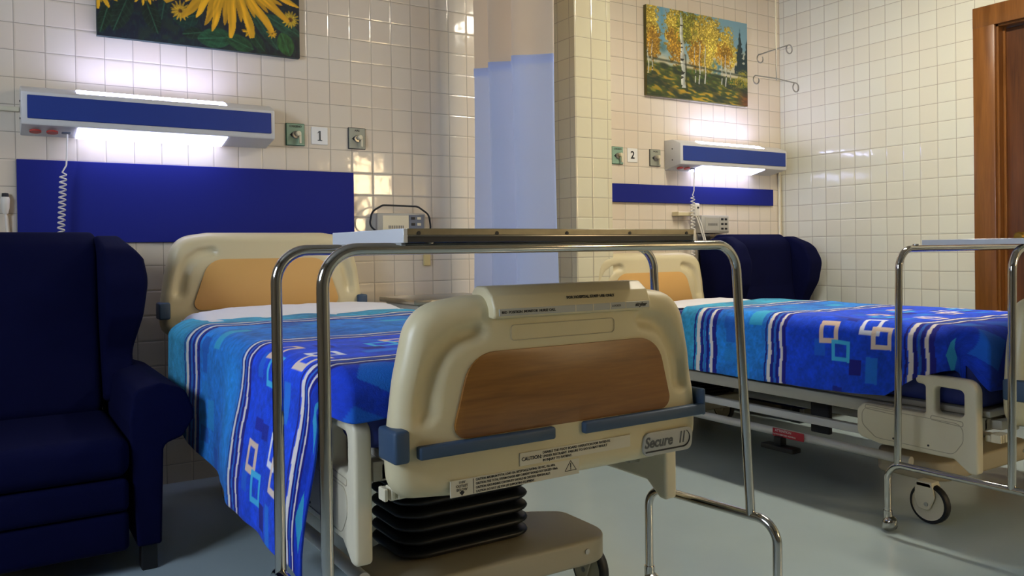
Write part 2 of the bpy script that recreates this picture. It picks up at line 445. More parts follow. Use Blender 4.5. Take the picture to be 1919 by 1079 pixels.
# door and its frame
d = tag(empty('door_1', (RX, (DY0+DY1)/2, 0)), kind='structure')
hw = (DY0-DY1)/2
b = box(.0, .10, hw-.005, hw+.0, 0, DZ); b.free()
b = bmesh.new()
for s in (1, -1):   # casing on the wall face, jamb and stop inside
    box(-.022, .0, s*(hw-.01), s*(hw+.115), 0, DZ+.11, .005, 2, bm=b)
    box(.0, .10, s*(hw-.022), s*hw, 0, DZ, .002, 1, bm=b)
    box(.045, .06, s*(hw-.036), s*(hw-.022), 0, DZ, .002, 1, bm=b)
box(-.024, .0, -(hw+.115), hw+.115, DZ-.01, DZ+.11, .005, 2, bm=b)
box(.0, .10, -hw, hw, DZ-.022, DZ, .002, 1, bm=b)
obj('door_casing', b, 'frame_wood', d, True)
b = box(.06, .098, -hw+.024, hw-.026, .005, DZ-.026, .003, 1)
for (a0, a1, z0, z1) in ((-.33, -.04, 1.25, 2.15), (.04, .33, 1.25, 2.15), (-.33, -.04, .2, 1.0), (.04, .33, .2, 1.0)):
    box(.052, .061, a0, a1, z0, z1, .008, 2, bm=b)
obj('door_leaf', b, 'door_wood', d, True)
b = lathe([(0, 0), (.028, 0), (.028, .004), (.012, .008), (.011, .03), (.026, .042), (.029, .055), (.022, .066), (0, .07)], 24, AX('-x', (.052, hw-.125, 1.092)))
obj('door_knob', b, 'brass', d, True)

# ------------------------------------------------------------------ ceiling lights (out of frame, the room's own)
def ceiling_light(x, y, L, label):
    t = tag(empty('ceiling_light', (x, y, CZ)), label, 'ceiling light', 'ceiling tube fittings')
    obj('housing', box(-.09, .09, -L/2, L/2, -.05, 0, .01, 2), 'lamp_white', t, True)
    obj('tube', box(-.06, .06, -L/2+.03, L/2-.03, -.062, -.05), 'tube', t)
ceiling_light(3.40, -1.95, 1.3, 'white ceiling tube fitting above the far bed')

# ------------------------------------------------------------------ wall lamps
def bed_lamp(x, label):
    t = tag(empty('bed_lamp', (x, 0, 1.665)), label, 'wall lamp', 'wall lamps above the beds')
    L = 1.035; D = .15
    prof = [(0, -.097), (-D+.005, -.068), (-D, -.06), (-D, .064), (-D+.01, .072), (-.075, .098), (0, .098)]
    obj('housing', prism(prof, 'x', 0, L, .004, 2), 'lamp_white', t, True)
    obj('fascia', box(.022, L-.018, -D-.006, -D+.002, -.044, .052, .002, 1), 'lamp_blue', t)
    b = prism([(-D+.012, -.0685), (-.015, -.0955), (-.015, -.1015), (-D+.012, -.0745)], 'x', .205, .82, .002, 1)
    obj('lower_diffuser', b, 'lampglow_d', t)
    b = prism([(-D+.018, .0735), (-.080, .0955), (-.080, .0985), (-D+.018, .0765)], 'x', .205, .82, 0)
    obj('upper_diffuser', b, 'lampglow_u', t)
    for k in range(2):
        o = obj('socket', disc(.022, .006, 'z', (0, 0, 0)), 'red', t, True); o.location = (.052+.062*k, -.09, -.086); o.rotation_euler = (math.radians(-11)+PI, 0, 0)
        o['label'] = 'red round socket'
    o = obj('switch', box(-.017, .017, -.009, .009, 0, .006, .002, 1), 'box_dark', t); o.location = (.165, -.09, -.086); o.rotation_euler = (math.radians(-11)+PI, 0, 0)
    for z in (-.06, .06): obj('screw', disc(.004, .003, '-x', (0, -.075, z*.6), n=10), 'dark', t)
    return t
bed_lamp(.018, 'lit wall lamp with blue fascia under the sunflower painting')
bed_lamp(3.68, 'lit wall lamp with blue fascia under the birch painting')

def coil_cord(name, x, z_top, z_bend, z_bot, y, label, drift=-.03):
    P = [Vector((x, y, z_top)), Vector((x-.004, y, z_top-.1)), Vector((x-.006, y, z_bend+.03)), Vector((x-.022, y, z_bend))]
    n = int((z_bend-z_bot)/.0215); st = 14
    C = []
    for k in range(n*st+1):
        f = k/(n*st); a = 2*PI*k/st
        C.append(Vector((x-.018+drift*f+.0125*math.cos(a), y+.0125*math.sin(a), z_bend-.01-(z_bend-.01-z_bot)*f)))
    path = fillet(P, .02, 5)+C
    return tag(obj(name, tube(path, .0033, n=8), 'cable_white', None, True), label, 'cord')
coil_cord('coiled_cord', .188, 1.578, 1.41, .80, -.085, 'white coiled cord hanging from the wall lamp beside the left armchair')

# ------------------------------------------------------------------ blue wall panels
tag(obj('wall_panel', box(.002, 1.497, -.018, 0, 1.112, 1.466, .002, 1), 'blue_panel'), 'large dark blue bumper panel on the tiles behind the near bed', 'wall panel')
tag(obj('wall_panel', box(3.004, 4.728, -.018, 0, 1.350, 1.467, .002, 1), 'blue_panel'), 'narrow dark blue bumper strip on the tiles behind the far bed', 'wall panel')

# ------------------------------------------------------------------ gas valves, number cards
def valve(x, word, green, label):
    t = tag(empty('gas_outlet', (x, 0, 1.645)), label, 'gas outlet', 'medical gas outlets on the head wall')
    obj('border', box(-.048, .048, -.006, 0, -.056, .056, .006, 2), 'dark_green' if green else 'dark', t)
    obj('plate', box(-.045, .045, -.010, -.005, -.053, .053, .005, 2), 'green' if green else 'greyplate', t)
    b = disc(.019, .012, '-y', (0, -.009, -.002), bev=.003)
    obj('valve_ring', b, 'steel', t, True)
    obj('pointer', prism([(-.030, -.002), (-.012, -.016), (.004, -.002), (-.012, .012)], 'y', -.013, -.010), 'dark', t)
    b = disc(.012, .022, '-y', (.008, -.02, .003), bev=.003); box(.012, .022, -.035, -.027, -.045, 0, .001, 1, bm=b)
    obj('knob', b, 'cream_light', t, True)
    text(word, .0135, Matrix.Translation((0, -.0102, .040)) @ FRONT, 'ink', t, align='CENTER', bold=.0003)
    return t
valve(1.197, 'OXIGENO', True, 'green-edged gas outlet right beside the near wall lamp')
valve(1.522, 'AIRE', False, 'grey gas outlet right of the number 1 card')
valve(3.272, 'OXIGENO', True, 'green gas outlet at the pier edge, left of the number 2 card')
valve(3.592, 'VACIO', False, 'grey gas outlet between number 2 card and far wall lamp')
for x, z, n, mt, lb in ((1.323, 1.647, '1', 'grey_ink', 'white card with the number 1 on the tiles'), (3.399, 1.652, '2', 'ink', 'white card with the number 2 on the tiles')):
    t = tag(empty('number_card', (x, 0, z)), lb, 'sign', 'bed number cards')
    obj('card', box(-.043, .043, -.005, 0, -.045, .045, .002, 1), 'white', t)
    if n == '1':  # serif one
        b = box(-.004, .005, -.0062, -.005, -.024, .024); box(-.011, .012, -.0062, -.005, -.026, -.021, bm=b)
        prism([(-.012, .014), (-.004, .024), (-.004, .017), (-.010, .012)], 'y', -.0062, -.005, bm=b)
        obj('numeral', b, mt, t)
    else:
        text(n, .068, Matrix.Translation((0, -.0055, 0)) @ FRONT, mt, t, name='numeral', align='CENTER', bold=.0012)

# ------------------------------------------------------------------ socket boxes on the wall
def power_box(x0, x1, z0, z1, label, dark):
    t = tag(empty('power_box', ((x0+x1)/2, 0, z0)), label, 'socket box')
    hw = (x1-x0)/2; h = z1-z0
    obj('case', box(-hw, hw, -.08, 0, 0, h, .006, 2), 'box_grey', t, True)
    obj('name_plate', box(-hw+.03, hw*.28, -.083, -.079, .015, h-.012, .001, 1), 'cream_light' if dark else 'box_grey', t)
    obj('socket_panel', box(hw*.3, hw-.012, -.083, -.079, .010, h-.008, .001, 1), 'box_dark' if dark else 'box_grey', t)
    for k in range(3):
        for c in range(2):
            z = h-.026-.032*k
            if z < .012: continue
            xx = hw*.3+.022+.035*c
            obj('socket', box(xx-.011, xx+.011, -.0855, -.082, z-.007, z+.007, .001, 1), ('cream_light' if c else 'black') if dark else 'black', t)
    b = bmesh.new()
    for k in range(9): box(-hw*.55+.010*k, -hw*.55+.010*k+.004, -.0842, -.0828, .05, .066, bm=b)
    obj('lettering', b, 'grey_ink', t)
    return t
power_box(1.597, 1.876, 1.125, 1.256, 'grey socket box on the tiles beside the big blue panel', True)
t = power_box(3.935, 4.196, 1.150, 1.270, 'grey socket box on the tiles below the narrow blue strip', False)
obj('duct', box(-.14, -.02, -.05, 0, -1.0, -.002, .004, 1), 'steel', t)
P = [(1.60, -.086, 1.16), (1.545, -.10, 1.19), (1.56, -.10, 1.262), (1.62, -.10, 1.296), (1.82, -.10, 1.292), (1.885, -.10, 1.25), (1.900, -.095, 1.17), (1.882, -.05, 1.13)]
P = [(1.60, -.092, 1.14), (1.585, -.10, 1.16)]+P[1:]
tag(obj('black_cable', tube(fillet(P[1:], .05, 6), .005, n=8), 'black', None, True), 'black cable looped over the near grey socket box', 'cable')
tag(obj('wall_socket', box(1.897, 1.935, -.018, 0, .975, 1.043, .004, 2), 'socket_cream'), 'small cream wall socket below the near socket box', 'socket')

# call button clips: left bay and far bay
t = tag(empty('call_handset', (-.040, -.02, 1.265)), 'white call button on its lead at the left picture edge', 'call button')
obj('body', lathe([(0, -.03), (.010, -.03), (.015, -.005), (.0165, .03), (.014, .04), (0, .04)], 16), 'cable_white', t, True)
obj('push_button', lathe([(.013, .041), (.012, .055), (0, .057)], 16), 'ink', t, True)
obj('lead', tube(fillet([(0, 0, -.03), (.004, 0, -.10), (.016, 0, -.20), (.02, 0, -.45), (.02, 0, -1.1)], .05, 5), .0045, n=8), 'cable_white', t, True)
obj('clip', box(-.012, .012, .012, .02, -.01, .02), 'cable_white', t)
coil_cord('coiled_cord', 3.862, 1.578, 1.40, .55, -.09, 'white coiled cord hanging from the wall lamp above the far bed', drift=-.005)
t = tag(empty('call_handset', (3.90, -.05, 1.30)), 'white call handset with leads clipped beside the far socket box', 'call button')
obj('body', box(-.022, .022, -.03, 0, -.04, .05, .010, 3), 'cable_white', t, True)
obj('push_button', disc(.007, .005, '-y', (0, -.03, .02)), 'ink', t)
obj('bracket', box(-.16, -.02, -.012, .05, -.035, -.008, .003, 1), 'cream', t)
for k, (a, bb) in enumerate((((.01, .045), (.035, -.02)), ((.03, .060), (.065, .05)))):
    obj('lead', tube(fillet([(a[0]-.02, -.02, -.03), (a[0], -.03, -.09), (a[1], -.04, -.2), (bb[0], -.045, -.26)], .08, 6), .0045, n=8), 'cable_white', t, True)

# conduits
tag(obj('conduit', box(LX, .016, -.018, 0, 1.665, 1.685, .004, 2), 'cream_light'), 'pale conduit running left from the near wall lamp', 'conduit')
tag(obj('conduit', tube([(4.80, -.012, .02), (4.80, -.012, 1.60)], .010, n=12), 'cream_light', None, True), 'thin pale conduit up the corner below the far wall lamp', 'conduit')

# ------------------------------------------------------------------ drip hooks hung from the ceiling
t = tag(empty('drip_hanger', (4.432, -.3, CZ)), 'steel ceiling rod with two curled drip hooks near the corner', 'drip hanger')
obj('rod', tube([(0, 0, 0), (0, 0, -.66)], .006, n=10), 'cream_light', t, True)
obj('rod', tube([(0, 0, -.64), (0, 0, -.87)], .004, n=10), 'steel', t, True)
def hook(z, dl, dr, dzl, dzr, dy=0.0):
    def curl(c, r, a0, a1, n=16): return [Vector((c[0]+r*math.cos(a0+(a1-a0)*k/n), c[1], c[2]+r*math.sin(a0+(a1-a0)*k/n))) for k in range(n+1)]
    L = Vector((-dl, -dy, z+dzl)); R = Vector((dr, dy, z+dzr))
    path = curl((L.x, L.y, L.z-.028), .028, PI*2.2, PI*.5)+[Vector((0, 0, z))]+curl((R.x, R.y, R.z-.030), .030, PI*.5, -PI*1.3)
    obj('hook', tube(path, .0045, n=8), 'steel', t, True)
hook(-.655, .16, .135, -.055, .045)
hook(-.855, .20, .20, .0, -.012)

# ------------------------------------------------------------------ painted canvases
def canvas(name, x0, z0, w, h, painter, label, th=.03):
    n, k = int(w/.003), int(h/.003)
    u = np.linspace(0, 1, n); v = np.linspace(0, 1, k); U, V = np.meshgrid(u, v, indexing='ij')
    col = painter(U.ravel(), V.ravel())
    P = np.stack([U.ravel()*w, np.full(U.size, -th), V.ravel()*h], 1)
    t = tag(empty(name, (x0, 0, z0)), label, 'painting', 'canvases above the beds')
    npmesh('picture', P, gridfaces(n, k)[:, ::-1] if False else gridfaces(n, k), 'canvas', t, nlin(col), smooth=False)
    obj('stretcher_edge', box(0, w, -th+.0005, -.002, 0, h), painter(None, None), t)
    return t
M['edge1'] = plain('dark painted edge', (32, 56, 56), rough=.5, noise=.5, nscale=15)
M['edge2'] = plain('olive painted edge', (96, 92, 40), rough=.5, noise=.5, nscale=15)
def lerp(c, t, mask): return c*(1-mask[:, None])+np.asarray(t, float)*mask[:, None]
def sunflowers(U, V):
    if U is None: return 'edge1'
    X = U*.90; Z = V*.60
    n1 = vnoise(X*40, Z*40, 1); n2 = vnoise(X*140, Z*60, 2); n3 = vnoise(X*9, Z*9, 3)
    c = np.zeros((X.size, 3))+np.array([20, 26, 38.])
    c = lerp(c, (34, 52, 34), smooth01((n1-.35)*2)*.7*smooth01((n3-.2)*2))
    c = lerp(c, (22, 56, 54), smooth01((n2-.55)*3)*.5)
    def leaf(c, x, z, a, b, ang, col, vein=(58, 120, 84)):
        dx = X-x; dz = Z-z; p = dx*math.cos(ang)+dz*math.sin(ang); q = -dx*math.sin(ang)+dz*math.cos(ang)
        wdt = b*np.clip(1-(p/a)**2, 0, 1)**.7
        mk = smooth01((wdt-np.abs(q))/.006)*(np.abs(p) < a)
        sh = np.asarray(col)*(0.55+.42*vnoise(p*60+q*90, q*120, 5))[:, None]
        c = c*(1-mk[:, None])+sh*mk[:, None]
        vn = mk*(smooth01((.0035-np.abs(q))/.003)+smooth01((np.sin((p+np.abs(q)*.7)*230)-.75)*4)*.35)
        return lerp(c, vein, np.clip(vn, 0, 1)*.55)
    for L in ((.10, .12, .10, .045, 1.2, (30, 50, 34)), (.22, .12, .09, .04, 1.9, (28, 46, 32)), (.62, .17, .02, .01, 0, (30, 60, 40)),
              (.37, .13, .06, .055, .3, (24, 60, 48)), (.40, .06, .05, .03, .2, (28, 52, 34)), (.03, .08, .07, .03, 1.3, (30, 52, 30)),
              (.50, .05, .085, .05, .15, (38, 92, 56)), (.61, .04, .07, .04, -.35, (40, 88, 50)), (.69, .06, .06, .03, -.9, (30, 70, 46)),
              (.72, .13, .13, .030, -.95, (34, 82, 66)), (.82, .15, .10, .035, -.45, (36, 88, 66)), (.83, .06, .06, .045, -1.2, (54, 110, 50)), (.28, .20, .1, .03, 1.4, (30, 56, 48))):
        c = leaf(c, *L)
    def flower(c, x, z, R, rc, n, ph, sq=1.0, col=(236, 178, 30)):
        dx = X-x; dz = (Z-z)/sq; r = np.hypot(dx, dz); a = np.arctan2(dz, dx)
        for lay, (rr, off, cc) in enumerate(((1.0, 0, np.array(col)*.82), (.88, .5, np.array(col, float)))):
            k = (a+ph)*n/(2*PI)+off+.35*vnoise(r*10+lay, a*2+lay*7, 11); idx = np.floor(k)
            jit = .80+.25*np.sin(idx*12.9898+lay*3)
            f = np.abs(k-idx-.5)*2
            lim = R*rr*jit*(1-f**1.55)
            mk = smooth01((np.maximum(lim, 0)-(r-rc*.8))/.006)*(r < R*1.05)
            sh = cc[None, :]*(0.84+.26*vnoise(a*26, r*14, 12+lay)-.22*f**2)[:, None]
            c = c*(1-mk[:, None])+np.clip(sh, 0, 255)*mk[:, None]
        mk = smooth01((rc-r)/.006)
        c = c*(1-mk[:, None])+(np.array([92, 58, 20])*(0.6+.8*vnoise(X*200, Z*200, 4))[:, None])*mk[:, None]
        return c
    c = flower(c, .12, .34, .12, .045, 16, .3); c = flower(c, .0, .22, .10, .03, 14, .1); c = flower(c, .195, .235, .075, .02, 14, .7)
    c = flower(c, .345, .155, .045, .012, 15, .2, col=(214, 168, 40)); c = flower(c, .855, .185, .042, .014, 15, .9, col=(214, 178, 44))
    c = flower(c, .765, .105, .028, .006, 9, .2); c = flower(c, .655, .10, .035, .004, 8, .5)
    c = flower(c, .57, .390, .350, .10, 23, .13, 0.90, (244, 180, 32)); c = flower(c, .2, .5, .12, .04, 16, .3); c = flower(c, .84, .5, .10, .035, 16, .3)
    return np.clip(c, 0, 255)
def birches(U, V):
    if U is None: return 'edge2'
    X = U*.94; Z = V*.585
    n1 = vnoise(X*60, Z*60, 21); n2 = vnoise(X*160, Z*160, 22); n3 = vnoise(X*14, Z*14, 23); n4 = vnoise(X*30+Z*40, Z*90, 24)
    sky = np.array([120, 158, 170.])[None, :]*np.ones((X.size, 1)); sky = lerp(sky, (196, 186, 150), smooth01((.42-Z)/.2+n3-.5))
    c = sky
    n5 = vnoise(X*95, Z*110, 26)
    k5 = (.62+.75*n5*n2+.25*n3)[:, None]
    gold = np.stack([168+60*n2, 146+52*n2, 40+50*n2], 1)*k5; orange = np.stack([164+34*n2, 116+40*n2, 28+20*n2], 1)*k5; olive = np.stack([120+50*n2, 116+50*n2, 34+26*n2], 1)*k5
    def blob(c, x, z, rx, rz, colr, s=.6):
        d = ((X-x)/rx)**2+((Z-z)/rz)**2+(n1-.5)*1.1+(n2-.5)*.7
        mk = smooth01((1-d)*3)
        return c*(1-mk[:, None])+colr*mk[:, None]
    c = blob(c, .03, .44, .09, .22, gold); c = blob(c, .05, .34, .08, .12, orange)
    c = lerp(c, (88, 150, 178), smooth01((.025-np.abs(X-.13-.02*n3))/.02)*smooth01((Z-.3)/.1)*.6)
    c = blob(c, .25, .43, .10, .22, gold); c = blob(c, .26, .36, .09, .14, orange)
    c = blob(c, .40, .47, .16, .14, olive); c = blob(c, .55, .43, .16, .18, gold); c = blob(c, .47, .31, .12, .10, orange); c = blob(c, .56, .27, .07, .12, gold)
    c = blob(c, .73, .38, .115, .15, gold); c = blob(c, .71, .33, .08, .09, orange)
    c = lerp(c, (60, 116, 128), smooth01((.07-np.hypot((X-.64)/1.1, Z-.24))/.04)*.8*smooth01((n1-.1)*2))
    c = lerp(c, (70, 110, 112), smooth01((.05-np.hypot((X-.14)/1., Z-.32))/.04)*.7)
    for x, w, z0, z1 in ((.865, .055, .22, .56), (.935, .05, .2, .50)):
        wd = w*(1-(Z-z0)/(z1-z0))*(.55+.9*n1)
        c = lerp(c, (26, 50, 52), smooth01((wd-np.abs(X-x))/.008)*((Z > z0) & (Z < z1)))
    gl = .235-.05*X+.02*(n3-.5)
    g = smooth01((gl-Z)/.02)
    gc = np.stack([50+52*n4*n2*1.6, 60+46*n4, 26+14*n4], 1)
    c = c*(1-g[:, None])+gc*g[:, None]
    s1 = smooth01((n4-.45)*3)*g*smooth01((.14-np.abs(Z-.03-.24*np.clip(.42-X, 0, 1)))/.12)*.85
    c = lerp(c, (190, 146, 34), s1)
    sh = g*smooth01(np.sin((X*.8+Z*2.2)*20+n3*4)*1.3)*.65
    c = lerp(c, (30, 42, 34), sh)
    c = lerp(c, (104, 56, 30), g*smooth01((X-.80)/.12)*smooth01((.12-Z)/.08)*.8)
    c = lerp(c, (160, 148, 44), smooth01((.09-np.hypot(X-.90, (Z-.19)*1.2))/.04)*smooth01((n2-.2)*2)*.9)
    c = lerp(c, (196, 160, 44), smooth01((.07-np.hypot(X-.80, (Z-.15)*1.4))/.04)*smooth01((n2-.45)*3)*.8)
    c = lerp(c, (40, 50, 36), smooth01((.012-np.abs(Z-.245+.04*X))/.01)*.7)
    def trunk(c, x, w, z0, z1, lean=0.0):
        xc = x+lean*(Z-z0)+.004*np.sin(Z*40)
        wd = w*(1-.35*(Z-z0)/(z1-z0)); mk = smooth01((wd-np.abs(X-xc))/.003)*((Z > z0) & (Z < z1))
        rel = (X-xc)/wd
        sh = np.stack([206-44*rel, 208-42*rel, 190-40*rel], 1)*(0.8+.2*n1)[:, None]
        sh = sh*(1-.75*((vnoise(Z*90, X*20, 31) > .74))[:, None])
        return c*(1-mk[:, None])+sh*mk[:, None]
    for a in ((.012, .006, .14, .34, 0), (.045, .006, .15, .36, 0), (.435, .006, .12, .36, -.05), (.47, .007, .11, .40, .02), (.525, .007, .12, .38, .0),
              (.685, .006, .13, .32, -.02), (.725, .007, .12, .34, -.02), (.765, .004, .17, .33, 0)): c = trunk(c, *a)
    c = trunk(c, .325, .021, .075, .54, -.045)
    c = lerp(c, (40, 44, 38), smooth01((.010-np.abs(X-.352+.045*(Z-.08)))/.008)*(Z < .3)*(Z > .05)*.7)
    c = lerp(c, (96, 80, 48), smooth01((.004-np.abs((Z-.37)-1.1*(X-.335)+3*(X-.335)**2))/.003)*((X > .335) & (X < .43))*.8)
    return np.clip(c*1.02, 0, 255)
canvas('painting', .313, 2.022, .905, .60, sunflowers, 'canvas of big yellow sunflowers on dark green, above the near lamp')
canvas('painting', 3.508, 2.048, .945, .585, birches, 'canvas of golden autumn birch trees, above the far lamp')

# ------------------------------------------------------------------ divider curtain
def build_curtain():
    t = tag(empty('divider_curtain', (2.195, -.48, 0)), 'pale blue pleated bay curtain with beige net top beside the pier', 'curtain')
    ctrl = [(-.055, .40), (-.01, .355), (.045, .30), (.05, .275), (-.03, .225), (-.055, .20), (-.03, .165), (.03, .115), (.085, .055), (.08, .035), (.0, .0), (-.02, -.02), (.0, -.05), (.06, -.10), (.12, -.155), (.15, -.185), (.155, -.20)]
    P = [Vector((x, y, 0)) for x, y in ctrl]
    pts = []
    for i in range(len(P)-1):
        a, b_, c, d_ = P[max(i-1, 0)], P[i], P[i+1], P[min(i+2, len(P)-1)]
        for k in range(10):
            f = k/10
            pts.append(.5*((2*b_)+(c-a)*f+(2*a-5*b_+4*c-d_)*f*f+(3*b_-a-3*c+d_)*f**3))
    pts = np.array([[p.x, p.y] for p in pts])*.84
    def strip(z0, z1, nz, name, mat, off):
        Z = np.linspace(z0, z1, nz); n = len(pts)
        cy = pts[:, 1].mean()
        V = np.zeros((n, nz, 3))
        for j, z in enumerate(Z):
            sp = 1+.06*(1-z/2.8)
            wob = .008*np.sin(pts[:, 1]*30+z*2.2)
            V[:, j, 0] = pts[:, 0]*(1+.12*(1-z/2.8))+wob+off; V[:, j, 1] = cy+(pts[:, 1]-cy)*sp; V[:, j, 2] = z
        npmesh(name, V.reshape(-1, 3), gridfaces(n, nz), mat, t)
    strip(.38, 2.045, 30, 'curtain_cloth', 'curtain', 0)
    strip(2.03, 2.86, 14, 'net_top', 'curtain_net', .0015)
    strip(2.005, 2.05, 3, 'hem_band', 'curtain', -.003)
    for k in range(8): obj('hook', tube([(.02, .38-.078*k, 2.85), (.02, .38-.078*k, 2.885)], .003, n=6), 'steel', t)
    return t
build_curtain()
t = tag(empty('curtain_rail', (2.22, -.06, 2.90)), 'slim white ceiling rail carrying the bay curtain', 'curtain rail')
obj('rail', box(-.012, .012, -3.0, .05, -.014, .010, .003, 1), 'lamp_white', t)
for y in (-.1, -1.5, -2.9): obj('hanger_rod', tube([(0, y, .01), (0, y, CZ-2.90)], .005, n=8), 'lamp_white', t, True)

# ------------------------------------------------------------------ bedside cabinet
t = tag(empty('bedside_cabinet', (1.86, -.32, 0)), 'steel-topped bedside cabinet between near bed and curtain', 'cabinet')
obj('body', box(-.24, .21, -.18, .20, .10, .80, .008, 2), 'box_grey', t, True)
obj('top', box(-.27, .23, -.20, .215, .80, .825, .006, 2), 'steel', t, True)
f = obj('drawer', box(-.22, .19, -.192, -.18, .60, .77, .004, 1), 'cream_light', t); obj('handle', box(-.07, .04, -.21, -.192, .68, .695, .003, 1), 'steel', f)
f = obj('door', box(-.22, .19, -.192, -.18, .14, .58, .004, 1), 'cream_light', t); obj('handle', box(.13, .145, -.21, -.192, .36, .46, .003, 1), 'steel', f)
for x in (-.21, .18):
    for y in (-.15, .17): obj('foot', tube([(x, y, 0), (x, y, .10)], .012, n=10), 'steel', t, True)

# ------------------------------------------------------------------ hospital beds
HW = .472
def board_outline(n=160):
    """closed outline of head/foot board: x across, z from the bumper line; sampled at even length"""
    pts = [(-.31, -.124), (.31, -.124), (HW-.006, -.108), (HW, .0), (HW-.022, .16), (HW-.060, .325), (.27, .346), (-.27, .346), (-HW+.060, .325), (-HW+.022, .16), (-HW, 0), (-HW+.006, -.108)]
    f = fillet(pts, [.05, .05, .12, .08, .35, .115, .08, .08, .115, .35, .08, .12], 10, True)
    P = np.array([[p.x, p.y] for p in f]); Q = np.vstack([P, P[:1]])
    L = np.r_[0, np.cumsum(np.hypot(*np.diff(Q, axis=0).T))]
    s = np.linspace(0, L[-1], n+1)[:-1]
    return np.stack([np.interp(s, L, Q[:, 0]), np.interp(s, L, Q[:, 1])], 1)
OUT = board_outline()
def board_mesh(name, parent, th=.085, grips=True):
    n = len(OUT); c = np.array([0, .10])
    rings = []; prof = []
    R = .040
    # front from centre to edge, then round the edge, then the back
    for s in np.linspace(.02, 1, 34): prof.append((s, None))
    V = []; F = []
    nr = np.zeros_like(OUT)   # outward normals
    d = np.roll(OUT, -1, 0)-np.roll(OUT, 1, 0); nr[:, 0] = d[:, 1]; nr[:, 1] = -d[:, 0]; nr /= np.hypot(nr[:, 0], nr[:, 1])[:, None]
    inner = OUT-nr*R
    def face_y(x, z):
        y = -.010*(1-(x/HW)**2)
        if grips:
            for sg in (-1, 1):
                pl = [(sg*(HW-.078), .085), (sg*(HW-.084), .13), (sg*(HW-.098), .18), (sg*(HW-.125), .225), (sg*(HW-.165), .252), (sg*(HW-.215), .262)]
                dmin = np.full(x.shape, 9.0)
                for i in range(len(pl)-1):
                    ax, az = pl[i]; bx_, bz = pl[i+1]; L2 = (bx_-ax)**2+(bz-az)**2
                    tt = np.clip(((x-ax)*(bx_-ax)+(z-az)*(bz-az))/L2, 0, 1)
                    rr = 1.0+.25*(i+tt)/5
                    dmin = np.minimum(dmin, np.hypot(x-ax-tt*(bx_-ax), z-az-tt*(bz-az))*rr)
                y = y+.019*np.exp(-(dmin/.025)**4)
        return y
    def ring(x, z, y): V.append(np.stack([x, y, z], 1))
    for s, _ in prof:
        p = c+(inner-c)*s; ring(p[:, 0], p[:, 1], face_y(p[:, 0], p[:, 1]))
    yf = face_y(inner[:, 0], inner[:, 1])
    for k in range(1, 9):
        a = PI/2*k/8; p = inner+nr*R*math.sin(a); ring(p[:, 0], p[:, 1], yf*(1-k/8)+R*(1-math.cos(a)))
    for k in range(0, 9):
        a = PI/2*k/8; p = inner+nr*R*math.cos(a); ring(p[:, 0], p[:, 1], np.full(n, th-R+R*math.sin(a)))
    p = c+(inner-c)*.05; ring(p[:, 0], p[:, 1], np.full(n, th))
    V = np.array(V); m_ = V.shape[0]
    F = []
    for i in range(m_-1):
        for j in range(n):
            k = (j+1) % n; F.append((i*n+j, i*n+k, (i+1)*n+k, (i+1)*n+j))
    o = npmesh(name, V.reshape(-1, 3), F, 'cream', parent)
    bm = bmesh.new(); bm.from_mesh(o.data); bm.verts.ensure_lookup_table()
    bm.faces.new([bm.verts[j] for j in range(n)]); bm.faces.new([bm.verts[(m_-1)*n+j] for j in range(n)])
    bmesh.ops.recalc_face_normals(bm, faces=bm.faces)
    for f in bm.faces: f.smooth = True
    bm.to_mesh(o.data); bm.free()
    return o
def inset_plate(pts, r, y0, y1, mat, parent, name, bev=.001):
    f = fillet(pts, r, 8, True)
    return obj(name, prism([(p.x, p.y) for p in f], 'y', y1, y0, bev, 2), mat, parent, True)
